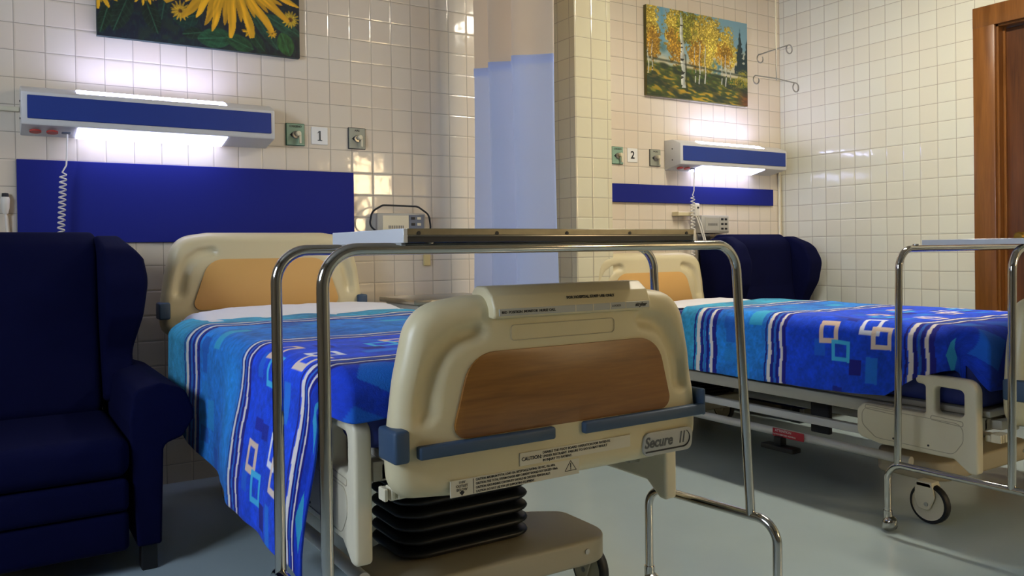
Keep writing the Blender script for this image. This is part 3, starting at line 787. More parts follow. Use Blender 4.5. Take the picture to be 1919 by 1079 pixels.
def make_bed(cx, yoff, z_frame, z_head, z_foot, head_y, xh, xf, fy, ry, label, near):
    """z_frame: rail height shift; z_head/z_foot: heights of the bumper lines of the two boards"""
    t = tag(empty('hospital_bed', (cx, yoff, 0)), label, 'bed', 'hospital beds')
    hy = head_y-yoff
    # --- headboard (front faces the camera)
    hb = board_mesh('headboard', t); hb.location = (xh-cx, hy, z_head)
    inset_plate([(-.345, -.0), (.345, -.0), (.268, .226), (-.268, .226)], [.03, .03, .09, .09], -.0135, .002, 'tan_inlay', hb, 'inlay')
    for s in (-1, 1):
        obj('corner_bumper', box(s*(HW-.038), s*(HW+.010), -.022, .06, -.034, .040, .008, 3), 'slate', hb, True)
    # --- footboard
    fbm = board_mesh('footboard', t); fbm.location = (xf-cx, fy, z_foot)
    inset_plate([(-.330, .016), (.355, .016), (.305, .213), (-.275, .213)], [.03, .03, .085, .085], -.0125, .004, 'wood_inlay', fbm, 'inlay')
    for x0, x1 in ((-HW+.055, -.045), (.045, HW-.002)):
        obj('bumper_strip', box(x0, x1, -.026, .0, -.016, .014, .006, 3), 'slate', fbm, True)
    for s in (-1, 1):
        obj('corner_bumper', box(s*(HW-(.032 if s < 0 else .010)), s*(HW+(.007 if s < 0 else .001)), -.024, .07, -.018, .056, .008, 3), 'slate', fbm, True)
    # control console on top
    cw0, cw1 = -.225, .262
    prof = [(.07, .325), (.075, .352), (.055, .366), (.01, .366), (-.020, .345), (-.034, .316), (-.036, .296), (-.028, .290), (.0, .292)]
    f = fillet(prof, .012, 4, True)
    con = obj('control_console', prism([(p.x, p.y) for p in f], 'x', cw0, cw1, .006, 3), 'cream', fbm, True)
    obj('display_strip', box(cw0+.012, cw1-.008, -.0375, -.034, .297, .314, .0005, 1), 'grey_label', fbm)
    if near:
        for x in (.01, .065, .12, .172): obj('divider_line', box(x-.001, x+.001, -.0382, -.0372, .297, .314), 'cream_light', fbm)
        TM = lambda x, z, y: Matrix.Translation((x, y, z)) @ FRONT
        text('BED  POSITION  MONITOR  NURSE CALL', .0085, TM(cw0+.018, .3055, -.0378), 'ink', fbm, bold=.0002)
        text('LOCKED', .0075, TM(.127, .3055, -.0378), 'grey_ink', fbm)
        text('stryker', .013, TM(.205, .3055, -.0378), 'ink', fbm, bold=.0006, shear=.25)
        tilt = Matrix.Translation((-.01, -.026, .3325)) @ Matrix.Rotation(math.radians(-26), 4, 'X') @ FRONT
        text('FOR HOSPITAL STAFF USE ONLY', .0105, Matrix.Translation((0, -.0016, 0)) @ tilt, 'ink', fbm, bold=.0002)
        # card frame line
        fr = fillet([(-.165, .235), (.155, .235), (.155, .272), (-.165, .272)], .01, 6, True)
        pth = [Vector((p.x, -.011+.001*abs(p.x), p.y)) for p in fr]; pth.append(pth[0])
        obj('card_frame', tube(pth, .0010, n=6), 'base_plastic', fbm, True)
        # warning stickers and logo
        obj('caution_sticker', box(-.145, .205, -.0118, -.0095, -.072, -.040, .0005, 1), 'sticker', fbm)
        text('CAUTION:', .0125, TM(-.140, -.056, -.0122), 'ink', fbm, bold=.0002)
        for k, s in enumerate(('DISABLE THE FOOT BOARD OPERATION FOR PATIENTS', 'UNDER RESTRAINT. FAILURE TO DO SO MAY RESULT', 'IN INJURY TO PATIENT.')):
            text(s, .0085, TM(-.078, -.0475-.0095*k, -.0122), 'ink', fbm, bold=.0001)
        obj('caution_sticker', box(-.335, .035, -.0106, -.0075, -.1165, -.078, .0005, 1), 'sticker', fbm)
        for k, s in enumerate(('CAUTION: MAXIMUM TOTAL LOAD 15A. RECEPTACLE RATING: 120 VAC, 15A, 60Hz.', 'CAUTION: THE TOTAL SYSTEM CHASSIS RISK CURRENT SHOULD NOT EXCEED 100uA.', 'CAUTION: GROUNDING CONTINUITY SHOULD BE CHECKED PERIODICALLY.', 'CAUTION: DO NOT USE FOR LIFE SUPPORTING EQUIPMENT.')):
            text(s, .0078, TM(-.268, -.0835-.0093*k, -.0109), 'ink', fbm, bold=.0001, xs=.78)
        for k, s in enumerate(('110V', 'OUTLET', 'BELOW')):
            text(s, .0085, TM(-.305, -.084-.0085*k, -.0109), 'ink', fbm, align='CENTER')
        obj('arrow_mark', prism([(-.305, -.115), (-.298, -.107), (-.305, -.103), (-.312, -.107)], 'y', -.0112, -.0106), 'ink', fbm)
        obj('dividing_line', box(-.2745, -.2735, -.0112, -.0106, -.115, -.080), 'ink', fbm)
        b = bmesh.new()
        if 0: box(-.2745, -.2735, -.0112, -.0106, -.115, -.080)
        for A, B in (((-.022, -.105), (.022, -.105)), ((.022, -.105), (0, -.080)), ((0, -.080), (-.022, -.105))):
            tube([(A[0]*.8+.008, -.0108, A[1]), (B[0]*.8+.008, -.0108, B[1])], .0008, bm=b, n=5)
        box(.0068, .0092, -.0115, -.0104, -.098, -.086, bm=b); box(.0068, .0092, -.0115, -.0104, -.1025, -.100, bm=b)
        obj('warning_triangle', b, 'ink', fbm)
        lg = fillet([(.245, -.108), (.425, -.108), (.432, -.045), (.255, -.045)], .02, 6, True)
        obj('logo_plate', prism([(p.x, p.y) for p in lg], 'y', -.007, -.0135, .001, 2), 'grey_label', fbm, True)
        text('Secure', .040, TM(.252, -.073, -.0140), 'grey_ink', fbm, name='logo_lettering', bold=.0011, shear=.22, xs=.92)
        text('II', .046, TM(.376, -.072, -.0140), 'grey_ink', fbm, name='logo_lettering', shear=.18)
        b = box(.256, .395, -.0146, -.0136, -.0985, -.0945)
        arc = [Vector((.392+.026*math.sin(a), -.0141, -.0735-.023*math.cos(a))) for a in np.linspace(0, 2.6, 14)]
        tube(arc, [.0022]*4+[.0018]*5+[.0010]*5, bm=b, n=6)
        obj('logo_swoosh', b, 'ink', fbm)
    # --- frame: side bars, cross bars
    zf = .485+z_frame
    b = bmesh.new()
    for s in (-1, 1): box(s*.40, s*.44, fy+.14, hy-.02, zf-.02, zf+.03, .006, 2, bm=b)
    for y in (fy+.16, -1.2, hy-.05): box(-.42, .42, y-.02, y+.02, zf-.02, zf+.025, .004, 1, bm=b)
    box(-.38, .38, fy+.10, fy+.20, zf-.015, zf+.02, .006, 2, bm=b)
    obj('litter_frame', b, 'steel_paint', t, True)
    obj('mattress_deck', box(-.42, .42, fy+.12, hy-.05, zf+.031, zf+.055, .006, 2), 'steel_paint', t, True)
    for s in (-1, 1): obj('inner_bar', box(s*.33, s*.365, -1.95, hy-.10, zf-.135, zf-.10, .005, 2), 'white_tube', t, True)
    # links between frame and base near the head
    b = bmesh.new()
    for s in (-1, 1):
        for y in (hy-.35, -1.50):
            obj('lift_link', box(s*.22, s*.245, y-.05, y+.05, .20, zf-.02, .004, 1), 'dark', t, True)
        obj('lift_strut', tube([(s*.36, hy-.75, .20), (s*.36, hy-.42, zf-.03)], .018, n=10), 'dark', t, True)
    # --- base
    for y in (-1.97, hy-.28):
        pts = fillet([(-.365, y-.165), (.365, y-.165), (.365, y+.10), (.25, y+.17), (-.25, y+.17), (-.365, y+.10)], [.09, .09, .06, .06, .06, .06], 8, True)
        bc = obj('base_cover', prism([(p.x, p.y) for p in pts], 'z', .132, .208, .012, 3), 'base_plastic', t, True)
        obj('screw', disc(.008, .003, '-y', (.26, y-.165, .175), n=12), 'steel', bc)
    for s, xt in ((-1, -.390), (1, .25)):
        if near and s > 0: continue
        obj('base_tube', tube([(xt, -2.03, .205), (xt, hy-.40, .205)], .019, n=12), 'white_tube', t, True)
    if not near:
        lab = obj('warning_label', box(-.4225, -.4185, -1.55, -1.38, .192, .228, .001, 1), 'red_label', t)
        lab['label'] = 'red warning label'
        text('ATTENTION', .016, Matrix.Translation((-.4232, -1.395, .219)) @ Matrix.Rotation(-PI/2, 4, 'Z') @ FRONT, 'white', lab, ext=.0003)
        text('LATCH BEFORE MOVING', .011, Matrix.Translation((-.4232, -1.385, .202)) @ Matrix.Rotation(-PI/2, 4, 'Z') @ FRONT, 'white', lab, ext=.0003)
    b = box(-.46, -.40, -1.52, -1.34, .135, .158, .006, 2); box(-.44, -.40, -1.44, -1.40, .15, .195, .003, 1, bm=b)
    obj('brake_pedal', b, 'black', t, True)
    # --- bellows on both columns
    for y in (-1.88, hy-.30):
        prof = []
        z0, z1 = .207, zf-.035; n = 8; hp = (z1-z0)/n
        bm_ = bmesh.new(); rings = []
        for k in range(n*8+1):
            f = k/8.0; bul = abs(math.sin(PI*f))**.75; z = z0+hp*f
            a, c_ = .182+.032*bul, .110+.032*bul
            ring = fillet([(-a, -c_), (a, -c_), (a, c_), (-a, c_)], .07, 6, True)
            rings.append([bm_.verts.new((p.x-(.055 if near else .02), p.y+y, z)) for p in ring])
        m_ = len(rings[0])
        for A, B in zip(rings, rings[1:]):
            for k in range(m_): bm_.faces.new((A[k], A[(k+1) % m_], B[(k+1) % m_], B[k]))
        bm_.faces.new(rings[0][::-1]); bm_.faces.new(rings[-1])
        bmesh.ops.recalc_face_normals(bm_, faces=bm_.faces)
        obj('bellows', bm_, 'bellows', t, True, 70)
    # --- wheels
    for s in (-1, 1):
        for y in (-2.06, hy-.20):
            x = s*.35; yy = y+.04 if y < -1 else y
            if not near and y < -1: x = s*.435; yy = -2.12
            w = empty('caster', (0, 0, 0)); bpy.data.objects.remove(w)
            fk = bmesh.new()
            for q in (-1, 1):
                pr = fillet([(-.035, .155), (.03, .155), (.035, .10), (.022, .055), (-.022, .052), (-.045, .105)], .015, 4, True)
                prism([(p.x+.0, p.y) for p in pr], 'x', q*.020, q*.027, .002, 1, bm=fk)
            box(-.027, .027, -.035, .03, .135, .16, .006, 2, bm=fk)
            fo = obj('caster', fk, 'cream_light', t, True); fo.location = (x, yy, 0)
            obj('tyre', lathe([(.063, -.015), (.072, -.015), (.076, -.009), (.076, .009), (.072, .015), (.063, .015), (.063, -.015)], 32, AX('x', (0, -.012, .075))), 'black', fo, True)
            obj('hub', lathe([(0, -.016), (.012, -.018), (.012, -.014), (.055, -.011), (.063, -.016), (.063, .016), (.055, .011), (.012, .014), (.012, .018), (0, .016)], 32, AX('x', (0, -.012, .075))), 'cream_light', fo, True)
            obj('axle_bolt', disc(.008, .058, 'x', (-.029, -.012, .075), n=12), 'steel', fo, True)
    # --- foot-end siderails, lowered
    for s in (-1, 1):
        sx = s*(.455 if near and s > 0 else .445); z0, z1 = (.350, .668) if near else (.262, .568)
        o1, o2 = sx, sx+s*.045
        y1 = ry-(.03 if near and s > 0 else 0); y0 = y1+.48
        W0 = lambda y, z: (y, z)
        yb = y0
        # panel, strut, end post and top bar as one moulding
        zc = z0+(.170 if near else .156)
        outer = fillet([(y0, z0+.03), (y0-.10, z0+.012), (y1+.085, z0+.012), (y1+.03, z0-.03), (y1, z0-.03), (y1, z1), (y1+.23, z1+.005), (y1+.23, z1-.032), (y1+.192, z1-.036), (y1+.192, zc+.005), (y0-.03, zc+.01), (y0, zc-.02)],
                       [.03, .03, .02, .02, .012, .045, .014, .014, .012, .012, .03, .03], 6, True)
        hole = fillet([(y1+.048, zc+.012), (y1+.048, z1-.040), (y1+.155, z1-.036), (y1+.155, zc+.012)], .018, 6, True)
        rail = moulding('siderail', [outer, hole], min(o1, o2), max(o1, o2), .010, 'cream_light', t)
        pf = fillet([(y0-.025, z0+.150), (y0-.025, z0+.08), (y0-.085, z0+.035), (y1+.085, z0+.03), (y1+.05, z0+.08), (y1+.05, z0+.145)], .035, 6, True)
        pa = [Vector((o2+s*.0003, p.x, p.y)) for p in pf]; pa.append(pa[0])
        obj('panel_seam', tube(pa, .0013, n=6), 'base_plastic', rail, True)
        for (a0, a1) in ((y0-.04, y0-.19), (y1+.17, y1+.05)):
            sl = fillet([(a0, zc-.012), (a1, zc-.020), (a1, zc-.002), (a0, zc+.004)], .007, 4, True)
            pa = [Vector((o2+s*.0003, p.x, p.y)) for p in sl]; pa.append(pa[0])
            obj('grip_groove', tube(pa, .0015, n=6), 'base_plastic', rail, True)
        for yy in (y0-.16, y1+.18): obj('screw', disc(.004, .002, '-x' if s < 0 else 'x', (o2, yy, z0+.045), n=10), 'dark', rail)
        for yy in (y0-.10, y1+.14): obj('rail_arm', box(s*.415, sx, yy-.03, yy+.03, z0+.06, zc-.02, .005, 2), 'steel_paint', t, True)
    # foot-end latch details
    b = box(-.42, -.34, fy+.09, fy+.14, zf-.055, zf-.03, .003, 1)
    for k in range(4): box(-.44+.018*k, -.43+.018*k, fy+.075, fy+.11, zf-.05, zf-.02, .002, 1, bm=b)
    obj('latch', b, 'cream_light', t)
    if not near: obj('release_handle', box(-.40, -.36, -2.16, -2.08, zf-.012-.03, zf-.03+.03, .004, 1), M['brass'], t)['label'] = 'yellow release label'
    for s in (-1, 1):
        obj('board_post', box(s*.30-.018, s*.30+.018, fy+.087, fy+.12, zf-.02, z_foot+.05, .004, 1), 'steel_paint', t)
        obj('board_post', box(s*.30-.018, s*.30+.018, hy-.03, hy+.0, zf-.02, z_head-.06, .004, 1), 'steel_paint', t)
    return t
make_bed(1.10, 0.0, 0.045, .806, .605, -.20, .998, 1.122, -2.36, -2.23, 'cream hospital bed with oak-look footboard facing the camera, nearer of the two', True)
make_bed(3.335, -.13, -.085, .680, .525, -.28, 3.303, 3.375, -2.47, -2.34, 'cream hospital bed by the door wall, its footboard cut off by the picture edge', False)

# ------------------------------------------------------------------ mattresses, sheets, blankets
def mattress(cx, y0, y1, z0, z1, label):
    tag(obj('mattress', box(cx-.425, cx+.425, y1, y0, z0, z1, .035, 5), 'mattress', None, True), label, 'mattress', 'bed mattresses')
mattress(1.065, -.27, -2.23, .587, .765, 'blue mattress on the nearer bed, under the patterned blanket')
mattress(3.335, -.40, -2.46, .457, .728, 'blue mattress on the far bed, under the patterned blanket')

def drape(cx, ztop, hw, r, S, flare):
    """cross-section: S signed length from centre -> x offset, drop"""
    a = np.abs(S); sg = np.sign(S)
    flat = hw-r; arc = r*PI/2
    x = np.where(a < flat, a, np.where(a < flat+arc, flat+r*np.sin(np.clip((a-flat)/r, 0, PI/2)), hw+flare*(a-flat-arc)))
    dz = np.where(a < flat, 0, np.where(a < flat+arc, r*(1-np.cos(np.clip((a-flat)/r, 0, PI/2))), r+(a-flat-arc)))
    return sg*x, dz, np.clip((a-flat)/arc, 0, 1)

NAVY = (20, 20, 128); CREAM = (238, 226, 212)
def blanket_paint(S, B, A, Bp, C, hw, motifs, top_motifs, seed, wA=1.0):
    """S: signed cross length (left = negative), B: distance from the head wall. returns rgb 0-255"""
    n = vnoise(S*60, B*60, seed)*.5+vnoise(S*22, B*22, seed+1)*.5; n2 = vnoise(S*150, B*150, seed+2)
    D = -S-hw      # >0 down the left side
    ab = vnoise(S*5, B*5, seed+3)
    base = np.zeros((S.size, 3))+np.array((52, 158, 196.))
    base = np.where((B > A)[:, None], np.array((26, 122, 210.)), base)
    base = np.where((B > Bp)[:, None], np.array((3, 70, 216.)), base)
    base = np.where((B > C)[:, None], np.array((4, 56, 190.)), base)
    c = base*(1+(n-.5)[:, None]*.30+(n2-.5)[:, None]*.14)
    c = c+np.array([6, 26, 22])[None, :]*((ab-.5)*2)[:, None]*(B < Bp)[:, None]
    def rect(c, b0, b1, d0, d1, col, k=.85):
        mk = ((B > b0) & (B < b1) & (D > d0) & (D < d1))*k
        return lerp(c, col, mk)
    rs = np.random.RandomState(seed)
    # loose patches of the light band
    d = -.85; k = 0
    while d < .55:
        b0 = A+.13+.14*((k*7) % 3)/2; hgt = .07+.03*(k % 3)
        col = [(22, 78, 176), (64, 186, 212), (24, 92, 190), (40, 150, 210)][k % 4]
        c = rect(c, b0, b0+.055+.02*(k % 2), d, d+hgt, col, .75); 
        c = rect(c, A+.12, A+.20, d+.10, d+.155, [(34, 134, 206), (20, 70, 170)][k % 2], .5)
        d += .155; k += 1
    def hollow(c, b, d, s, w, col):
        m1 = (np.abs(B-b) < s/2) & (np.abs(D-d) < s/2); m2 = (np.abs(B-b) < s/2-w) & (np.abs(D-d) < s/2-w)
        return lerp(c, col, (m1 & ~m2)*.97)
    for (b, d) in motifs:
        c = rect(c, b-.07, b-.02, d+.03, d+.10, (24, 108, 214), .7)
        c = rect(c, b+.10, b+.155, d+.10, d+.165, (24, 18, 126), .9)
        c = rect(c, b+.175, b+.225, d+.085, d+.19, (30, 130, 226), .8)
        c = rect(c, b-.01, b+.06, d-.11, d-.075, (18, 28, 150), .8)
        c = rect(c, b+.02, b+.07, d+.22, d+.26, (16, 30, 140), .8)
        c = hollow(c, b, d, .088, .019, (240, 206, 178))
        c = hollow(c, b+.058, d+.072, .088, .017, (66, 186, 232))
        c = hollow(c, b+.185, d-.048, .088, .017, (240, 240, 248))
        c = hollow(c, b+.240, d+.006, .088, .019, (240, 214, 190))
    # big turned patches past the third stripe group
    for (b, d, s, ang, col) in ((C+.16, .10, .10, .7, (60, 176, 204)), (C+.26, -.05, .12, .5, (14, 104, 214)), (C+.24, .14, .10, .6, (20, 80, 196)), (C+.14, -.25, .12, .6, (12, 96, 210)), (C+.12, .34, .10, .7, (58, 176, 196)),
                              (C+.22, -.5, .13, .5, (14, 104, 214)), (C+.10, -.10, .09, .5, (20, 118, 214)), (C+.16, -.75, .12, .5, (40, 160, 210))):
        p = (B-b)*math.cos(ang)+(D-d)*math.sin(ang); q_ = -(B-b)*math.sin(ang)+(D-d)*math.cos(ang)
        c = lerp(c, col, ((np.abs(p) < s/2) & (np.abs(q_) < s/2))*.85)
    for g, (pos, w) in enumerate(((A, wA), (Bp, .86), (C, .95))):
        wob = .003*np.sin(D*40+g)
        for off, wd, col in ((-.062, .006, NAVY), (-.040, .017, CREAM), (-.020, .012, NAVY), (-.004, .008, (40, 104, 196)), (.010, .012, NAVY), (.032, .017, CREAM), (.052, .013, NAVY), (-.026, .004, NAVY), (.0405, .004, NAVY)):
            c = lerp(c, col, (np.abs(B-pos-off*w-wob) < wd*w/2+.0015)*.96)
    return np.clip(c, 0, 255)

def blanket(name, cx, ztop, y_head, y_foot, hw, hem, A, Bp, C, motifs, label, seed, foot_drop, right=.22, head_skew=0.0, flare=-.02, side_foot=None, foot_out=0.0, wav=0.010, wA=1.0, head_out=0.0):
    step = .0042; r = .060
    flat = hw-r; arc = r*PI/2
    Lmax = max(hem(b) for b in np.linspace(.3, 2.4, 40))
    S = np.arange(-(flat+arc+Lmax), flat+arc+right, step)
    nb = int((y_head-y_foot+foot_drop)/step); Bv = np.linspace(0, 1, nb)
    SS, BB = np.meshgrid(S, Bv, indexing='ij')
    # head edge is cut slightly askew
    b0 = -y_head+head_skew*np.clip(SS/hw, -1, 1)
    lenB = (-y_foot)-b0+foot_drop
    Bc = b0+BB*lenB                       # cloth distance from the wall
    side = np.clip((np.abs(SS)-flat)/arc, 0, 1)
    x, dz, _ = drape(cx, ztop, hw, r, SS, 0.0)
    # scale hanging length so that the hem follows its line
    hang = np.clip(np.abs(SS)-flat-arc, 0, None)
    hemv = np.vectorize(hem)(Bc); f = np.where(SS < 0, hemv/Lmax, 1.0)
    hs = hang*f
    dzs = np.where(hang > 0, r+hs, dz)
    fl = flare if not callable(flare) else flare(Bc)
    out = fl*smooth01(hs/.35)*1.0
    sg = np.sign(SS)
    ph = Bc*9.0+1.3*np.sin(Bc*4.1)
    out = out+wav*np.sin(ph*1.0+.6)*smooth01(hs/.25)+.5*wav*np.sin(ph*2.3+hs*6)*smooth01(hs/.12)
    X = np.sign(SS)*np.abs(x)+sg*np.where(hang > 0, out, 0)
    # foot end: bends down over the mattress end where on top
    yb = np.minimum(Bc, -y_foot); over = np.clip(Bc-(-y_foot-.06), 0, None)
    rr = .07
    th_ = np.clip(over/rr, 0, PI/2)
    topw = 1-side
    ylin = (-y_foot-.06)+rr*np.sin(th_); zdrop = rr*(1-np.cos(th_))+np.clip(over-rr*PI/2, 0, None)
    Yt = np.where(over > 0, ylin, Bc); Zt = np.where(over > 0, zdrop, 0)
    # on the side the cloth simply ends near the foot corner and sinks with the fold
    sf = side_foot if side_foot is not None else -y_foot
    Ys = np.where(Bc > sf-.05, (sf-.05)+(Bc-sf+.05)*.16, Bc)
    Zs = np.where(Bc > sf-.05, (Bc-sf+.05)*.25, 0)
    w = smooth01(side)
    X = X+sg*head_out*smooth01((1.15-Bc)/.55)*w
    Y = Yt*(1-w)+Ys*w; Zd = Zt*(1-w)+Zs*w
    inw = foot_out*smooth01((Bc-(sf-.10))/.25)*w
    X = X-sg*inw
    bump = .006*(vnoise(SS*9, Bc*9, seed+9)-.5)+.010*(vnoise(SS*3.1, Bc*3.3, seed+10)-.5)
    Z = ztop+.008+np.abs(bump)-dzs-Zd
    V = np.stack([cx+X, -Y, Z], -1).reshape(-1, 3)
    # pattern is laid out in true cloth lengths
    Sp = np.where(SS < 0, -(flat+arc+hs), SS); Sp = np.where(np.abs(SS) < flat+arc, SS, Sp)
    col = blanket_paint(Sp.ravel(), Bc.ravel(), A, Bp, C, flat+arc*.3, motifs, None, seed, wA)
    o = npmesh(name, V, gridfaces(len(S), nb), 'blanket', None, nlin(col))
    md = o.modifiers.new('thick', 'SOLIDIFY'); md.thickness = .006; md.offset = -1
    return tag(o, label, 'blanket', 'plush blankets on the beds')

def hem1(b): return np.interp(b, [.3, .45, .8, 1.2, 1.6, 2.0, 2.2, 2.4], [.20, .28, .37, .40, .42, .42, .41, .41])
mot1 = [(1.76, -.02), (1.72, .30), (1.76, -.36), (1.72, -.66), (1.76, -.92)]
blanket('blanket', 1.045, .775, -.50, -2.24, .50, hem1, .87, 1.57, 2.12, mot1, 'blue plush blanket with striped bands and squares on the near bed', 3, .10, right=.20, head_skew=.03, flare=lambda b: .002+.043*smooth01((b-1.05)/.5), side_foot=2.13, wav=.005, wA=1.55, head_out=.03, foot_out=.02)
def hem2(b): return np.interp(b, [.8, 1.2, 1.9, 2.12, 2.25, 2.45, 2.6], [.235, .24, .235, .22, .13, .07, .06])
mot2 = [(1.86, .06), (1.90, -.26), (1.80, -.56), (1.90, -.85)]
blanket('blanket', 3.325, .738, -.88, -2.47, .470, hem2, 1.165, 1.59, 2.26, mot2, 'blue plush blanket with striped bands and squares on the far bed', 5, .20, right=.10, head_skew=-.11, flare=.012, side_foot=2.40, foot_out=.05, wav=.006, wA=1.15)

def sheet(cx, ztop, y0, y1, hw, skew, hangL, label, seed, hump=0.0):
    step = .012; r = .05; flat = hw-r; arc = r*PI/2
    S = np.arange(-(flat+arc+hangL), flat+arc+.06, step); nb = 60
    SS, BB = np.meshgrid(S, np.linspace(0, 1, nb), indexing='ij')
    x, dz, side = drape(cx, ztop, hw, r, SS, .05)
    yy = y0+(y1-y0)*BB-skew*(SS/hw)*BB
    z = ztop-dz+hump*np.sin(np.clip(BB*1.25, 0, 1)*PI)**.8*(1-.5*(SS/hw)**2)+.010*(vnoise(SS*7, BB*4, seed))+.004*vnoise(SS*24, BB*12, seed+1)
    # falls to a point at the left edge
    z = z+np.where(side >= 1, .03*np.sin(yy*16), 0)
    o = npmesh('bed_sheet', np.stack([cx+x, yy, z], -1).reshape(-1, 3), gridfaces(len(S), nb), 'sheet')
    md = o.modifiers.new('thick', 'SOLIDIFY'); md.thickness = .004; md.offset = 1
    return tag(o, label, 'sheet', 'white bed sheets')
sheet(1.065, .785, -.27, -.66, .47, -.03, .05, 'white sheet folded at the head of the near bed', 41, .035)
sheet(3.335, .731, -.42, -.94, .452, .11, .03, 'white sheet on the head half of the far bed', 43)

# ------------------------------------------------------------------ wing armchairs
def armchair(x, y, rz, sc, label):
    t = tag(empty('wing_armchair', (x, y, 0), rz), label, 'armchair', 'navy wing armchairs')
    # origin: middle of the back foot line; front towards -y
    def P(name, b, parent=t, ang=60): return obj(name, b, 'velvet', parent, True, ang)
    # backrest, padded, leaning back
    b = bmesh.new()
    pr = fillet([(-.30, .44), (-.02, .42), (.03, .80), (.06, 1.08), (.02, 1.15), (-.12, 1.15), (-.20, 1.09), (-.22, .80)], [.05, .03, .1, .06, .05, .06, .10, .1], 6, True)
    prism([(p.x, p.y) for p in pr], 'x', -.305, .305, .045, 5, bm=b); P('backrest', b)
    for s in (-1, 1):
        pr = fillet([(-.10, .48), (.03, .48), (.05, 1.06), (-.02, 1.125), (-.17, 1.135), (-.30, 1.08), (-.36, .96), (-.34, .82), (-.27, .68), (-.30, .58), (-.33, .50)], [.02, .03, .06, .08, .07, .10, .11, .12, .10, .06, .03], 6, True)
        b = prism([(p.x, p.y) for p in pr], 'x', s*.285, s*.415, .050, 6)
        # wings flare outwards to the front
        for v in b.verts:
            x_, z_ = v.co.x, v.co.z; o_ = (abs(x_)-.285)/.13
            v.co.x += s*(max(0, -.05-v.co.y)*.10+.018*o_*math.exp(-((z_-.97)/.14)**2)-.022*o_*math.exp(-((z_-.66)/.10)**2)-.05*max(0, o_)*max(0, z_-1.04)/.1)
        P('wing', b)
        # arm: rolled top over a flat side
        prof = fillet([(s*.345, .09), (s*.42, .09), (s*.43, .42), (s*.49, .44), (s*.535, .51), (s*.50, .60), (s*.42, .63), (s*.34, .61), (s*.325, .50)], [.01, .01, .03, .03, .05, .05, .05, .04, .04], 7, True)
        b = prism([(p.x, p.y) for p in prof], 'y', -.02, -.83, .022, 4); P('armrest', b)
        obj('foot', box(s*.36, s*.41, -.80, -.74, 0, .095, .004, 1), 'black', t)
        obj('foot', box(s*.36, s*.41, -.10, -.04, 0, .095, .004, 1), 'black', t)
    P('seat', box(-.325, .325, -.86, -.16, .33, .465, .045, 5))
    P('footrest_panel', box(-.32, .32, -.855, -.80, .222, .328, .022, 4))
    P('lower_panel', box(-.32, .32, -.845, -.79, .09, .220, .020, 4))
    P('frame', box(-.32, .32, -.79, -.03, .09, .36, .02, 2))
    t.scale = sc if isinstance(sc, tuple) else (sc, sc, sc)
    return t
armchair(-.045, -.26, 0, 1.0, 'dark navy velvet wing armchair at the left picture edge')
armchair(4.315, -.10, 0, (.90, .93, .99), 'dark navy velvet wing armchair in the corner beyond the far bed')

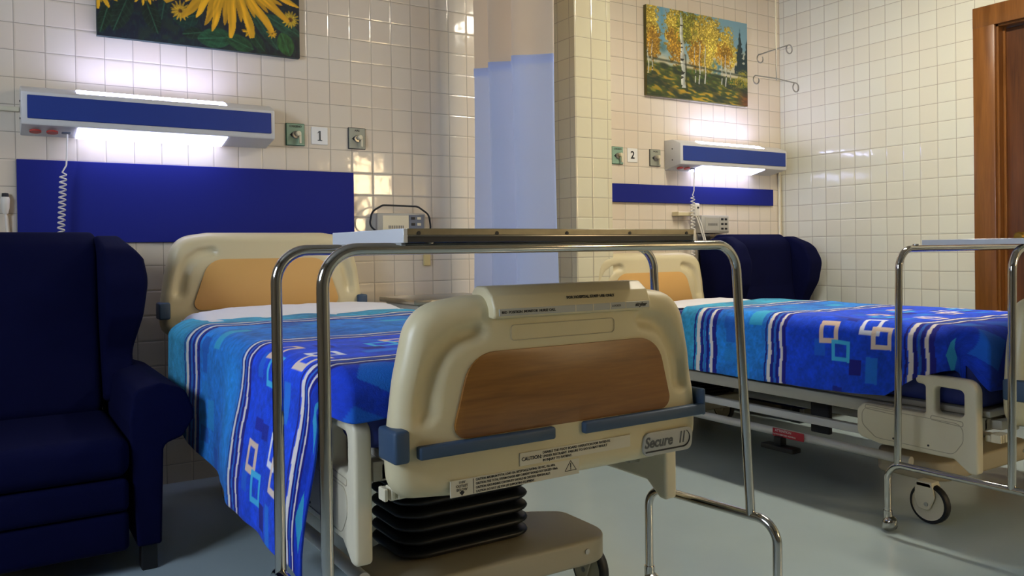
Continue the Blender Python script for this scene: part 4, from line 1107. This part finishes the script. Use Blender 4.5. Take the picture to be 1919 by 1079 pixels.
# ------------------------------------------------------------------ overbed tables
def overbed_table(name, label, FL, RL, FR, RR, ztop, zr, tray, tray_th, lift, clip, exts, near):
    """FL.. = ((x_top,y_top),(x_bottom,y_bottom)) of the uprights; world coordinates relative to FL bottom"""
    ox, oy = FL[1]
    t = tag(empty('overbed_table', (ox, oy, 0)), label, 'overbed table', 'chrome overbed tables')
    rad = .0127
    def L(p, z): return Vector((p[0]-ox, p[1]-oy, z))
    for (a, b_) in ((FL, FR), (RL, RR)):
        pts = [L(a[1], zr), L(a[0], ztop), L(b_[0], ztop), L(b_[1], zr)]
        obj('tube_frame', tube(fillet(pts, .075, 12), rad, n=18), 'chrome', t, True)
    for (f, r) in ((FL, RL), (FR, RR)):
        d = (L(f[1], 0)-L(r[1], 0)).normalized()
        a = L(f[1], zr)+d*exts[0]; b_ = L(r[1], zr)-d*exts[1]
        pts = [Vector((a.x, a.y, .055)), a, b_, Vector((b_.x, b_.y, .055))]
        obj('foot_rail', tube(fillet(pts, .06, 10), rad, n=18), 'chrome', t, True)
        for p in (a, b_):
            cm = lathe([(0, .030), (.015, .028), (.024, .018), (.026, .0), (.024, -.012), (.018, -.022), (.0, -.025)], 20, Matrix.Translation((p.x, p.y-.006, .026)) @ Matrix.Rotation(.5, 4, 'X'))
            tube([(p.x, p.y, .03), (p.x, p.y, .075)], .016, bm=cm, n=14)
            c = obj('caster', cm, 'chrome', t, True)
            obj('wheel', lathe([(0, -.007), (.021, -.007), (.024, -.004), (.024, .004), (.021, .007), (0, .007)], 20, AX('x', (p.x+.012, p.y-.004, .024))), 'black', c, True)
    x0, x1, y0, y1 = tray
    zt = ztop+rad+lift
    tr = obj('tray_top', box(x0-ox, x1-ox, y0-oy, y1-oy, zt, zt+tray_th, .003, 2), 'steel', t, True)
    b = bmesh.new()
    for y, s in ((y0, -1), (y1, 1)):
        box(x0-ox-.002, x1-ox+.002, y-oy-.004 if s < 0 else y-oy, y-oy if s < 0 else y-oy+.004, zt+tray_th*.55, zt+tray_th+.003, .001, 1, bm=b)
        obj('lower_edge', box(x0-ox-.002, x1-ox+.002, y-oy-.003 if s < 0 else y-oy, y-oy if s < 0 else y-oy+.003, zt-.001, zt+tray_th*.45, .001, 1), 'dark' if near else 'alu', tr, True)
    obj('edge_moulding', b, 'steel_dark' if near else 'alu', tr, True)
    for x in (x0, x1):
        o = obj('end_moulding', box(x-ox-.005, x-ox+.005, y0-oy-.004, y1-oy+.004, zt-.002, zt+tray_th+.003, .001, 1), 'alu', tr, True)
    n = int((x1-x0)/.18)
    for k in range(n+1):
        x = x0-ox+.03+(x1-x0-.06)*k/n
        obj('rivet', disc(.0042, .002, '-y', (x, y0-oy-.0035, zt+tray_th*.72), n=10), 'dark', tr)
    b = bmesh.new()
    for x in clip:
        for y in (FL[0][1], RL[0][1]): tube([(x-ox, y-oy, ztop+rad*.5), (x-ox, y-oy, zt+.002)], .010, bm=b, n=10)
    obj('mount', b, 'steel', t, True)
    return t
overbed_table('overbed_table', 'chrome overbed table with metal tray, standing over the foot of the near bed',
    ((.454, -2.474), (.456, -2.474)), ((.456, -2.158), (.456, -2.158)), ((1.610, -2.483), (1.655, -2.488)), ((1.588, -2.18), (1.618, -2.18)),
    1.064, .320, (.626, 1.451, -2.488, -2.082), .025, .001, (.69, 1.39), (.082, .058), True)
overbed_table('overbed_table', 'chrome overbed table over the foot of the far bed, cut by the right picture edge',
    ((2.700, -2.665), (2.705, -2.655)), ((2.695, -2.275), (2.695, -2.262)), ((3.93, -2.665), (3.98, -2.665)), ((3.95, -2.28), (3.99, -2.28)),
    1.042, .252, (2.735, 3.84, -2.70, -2.345), .014, .002, (2.80, 3.80), (.085, .04), False)
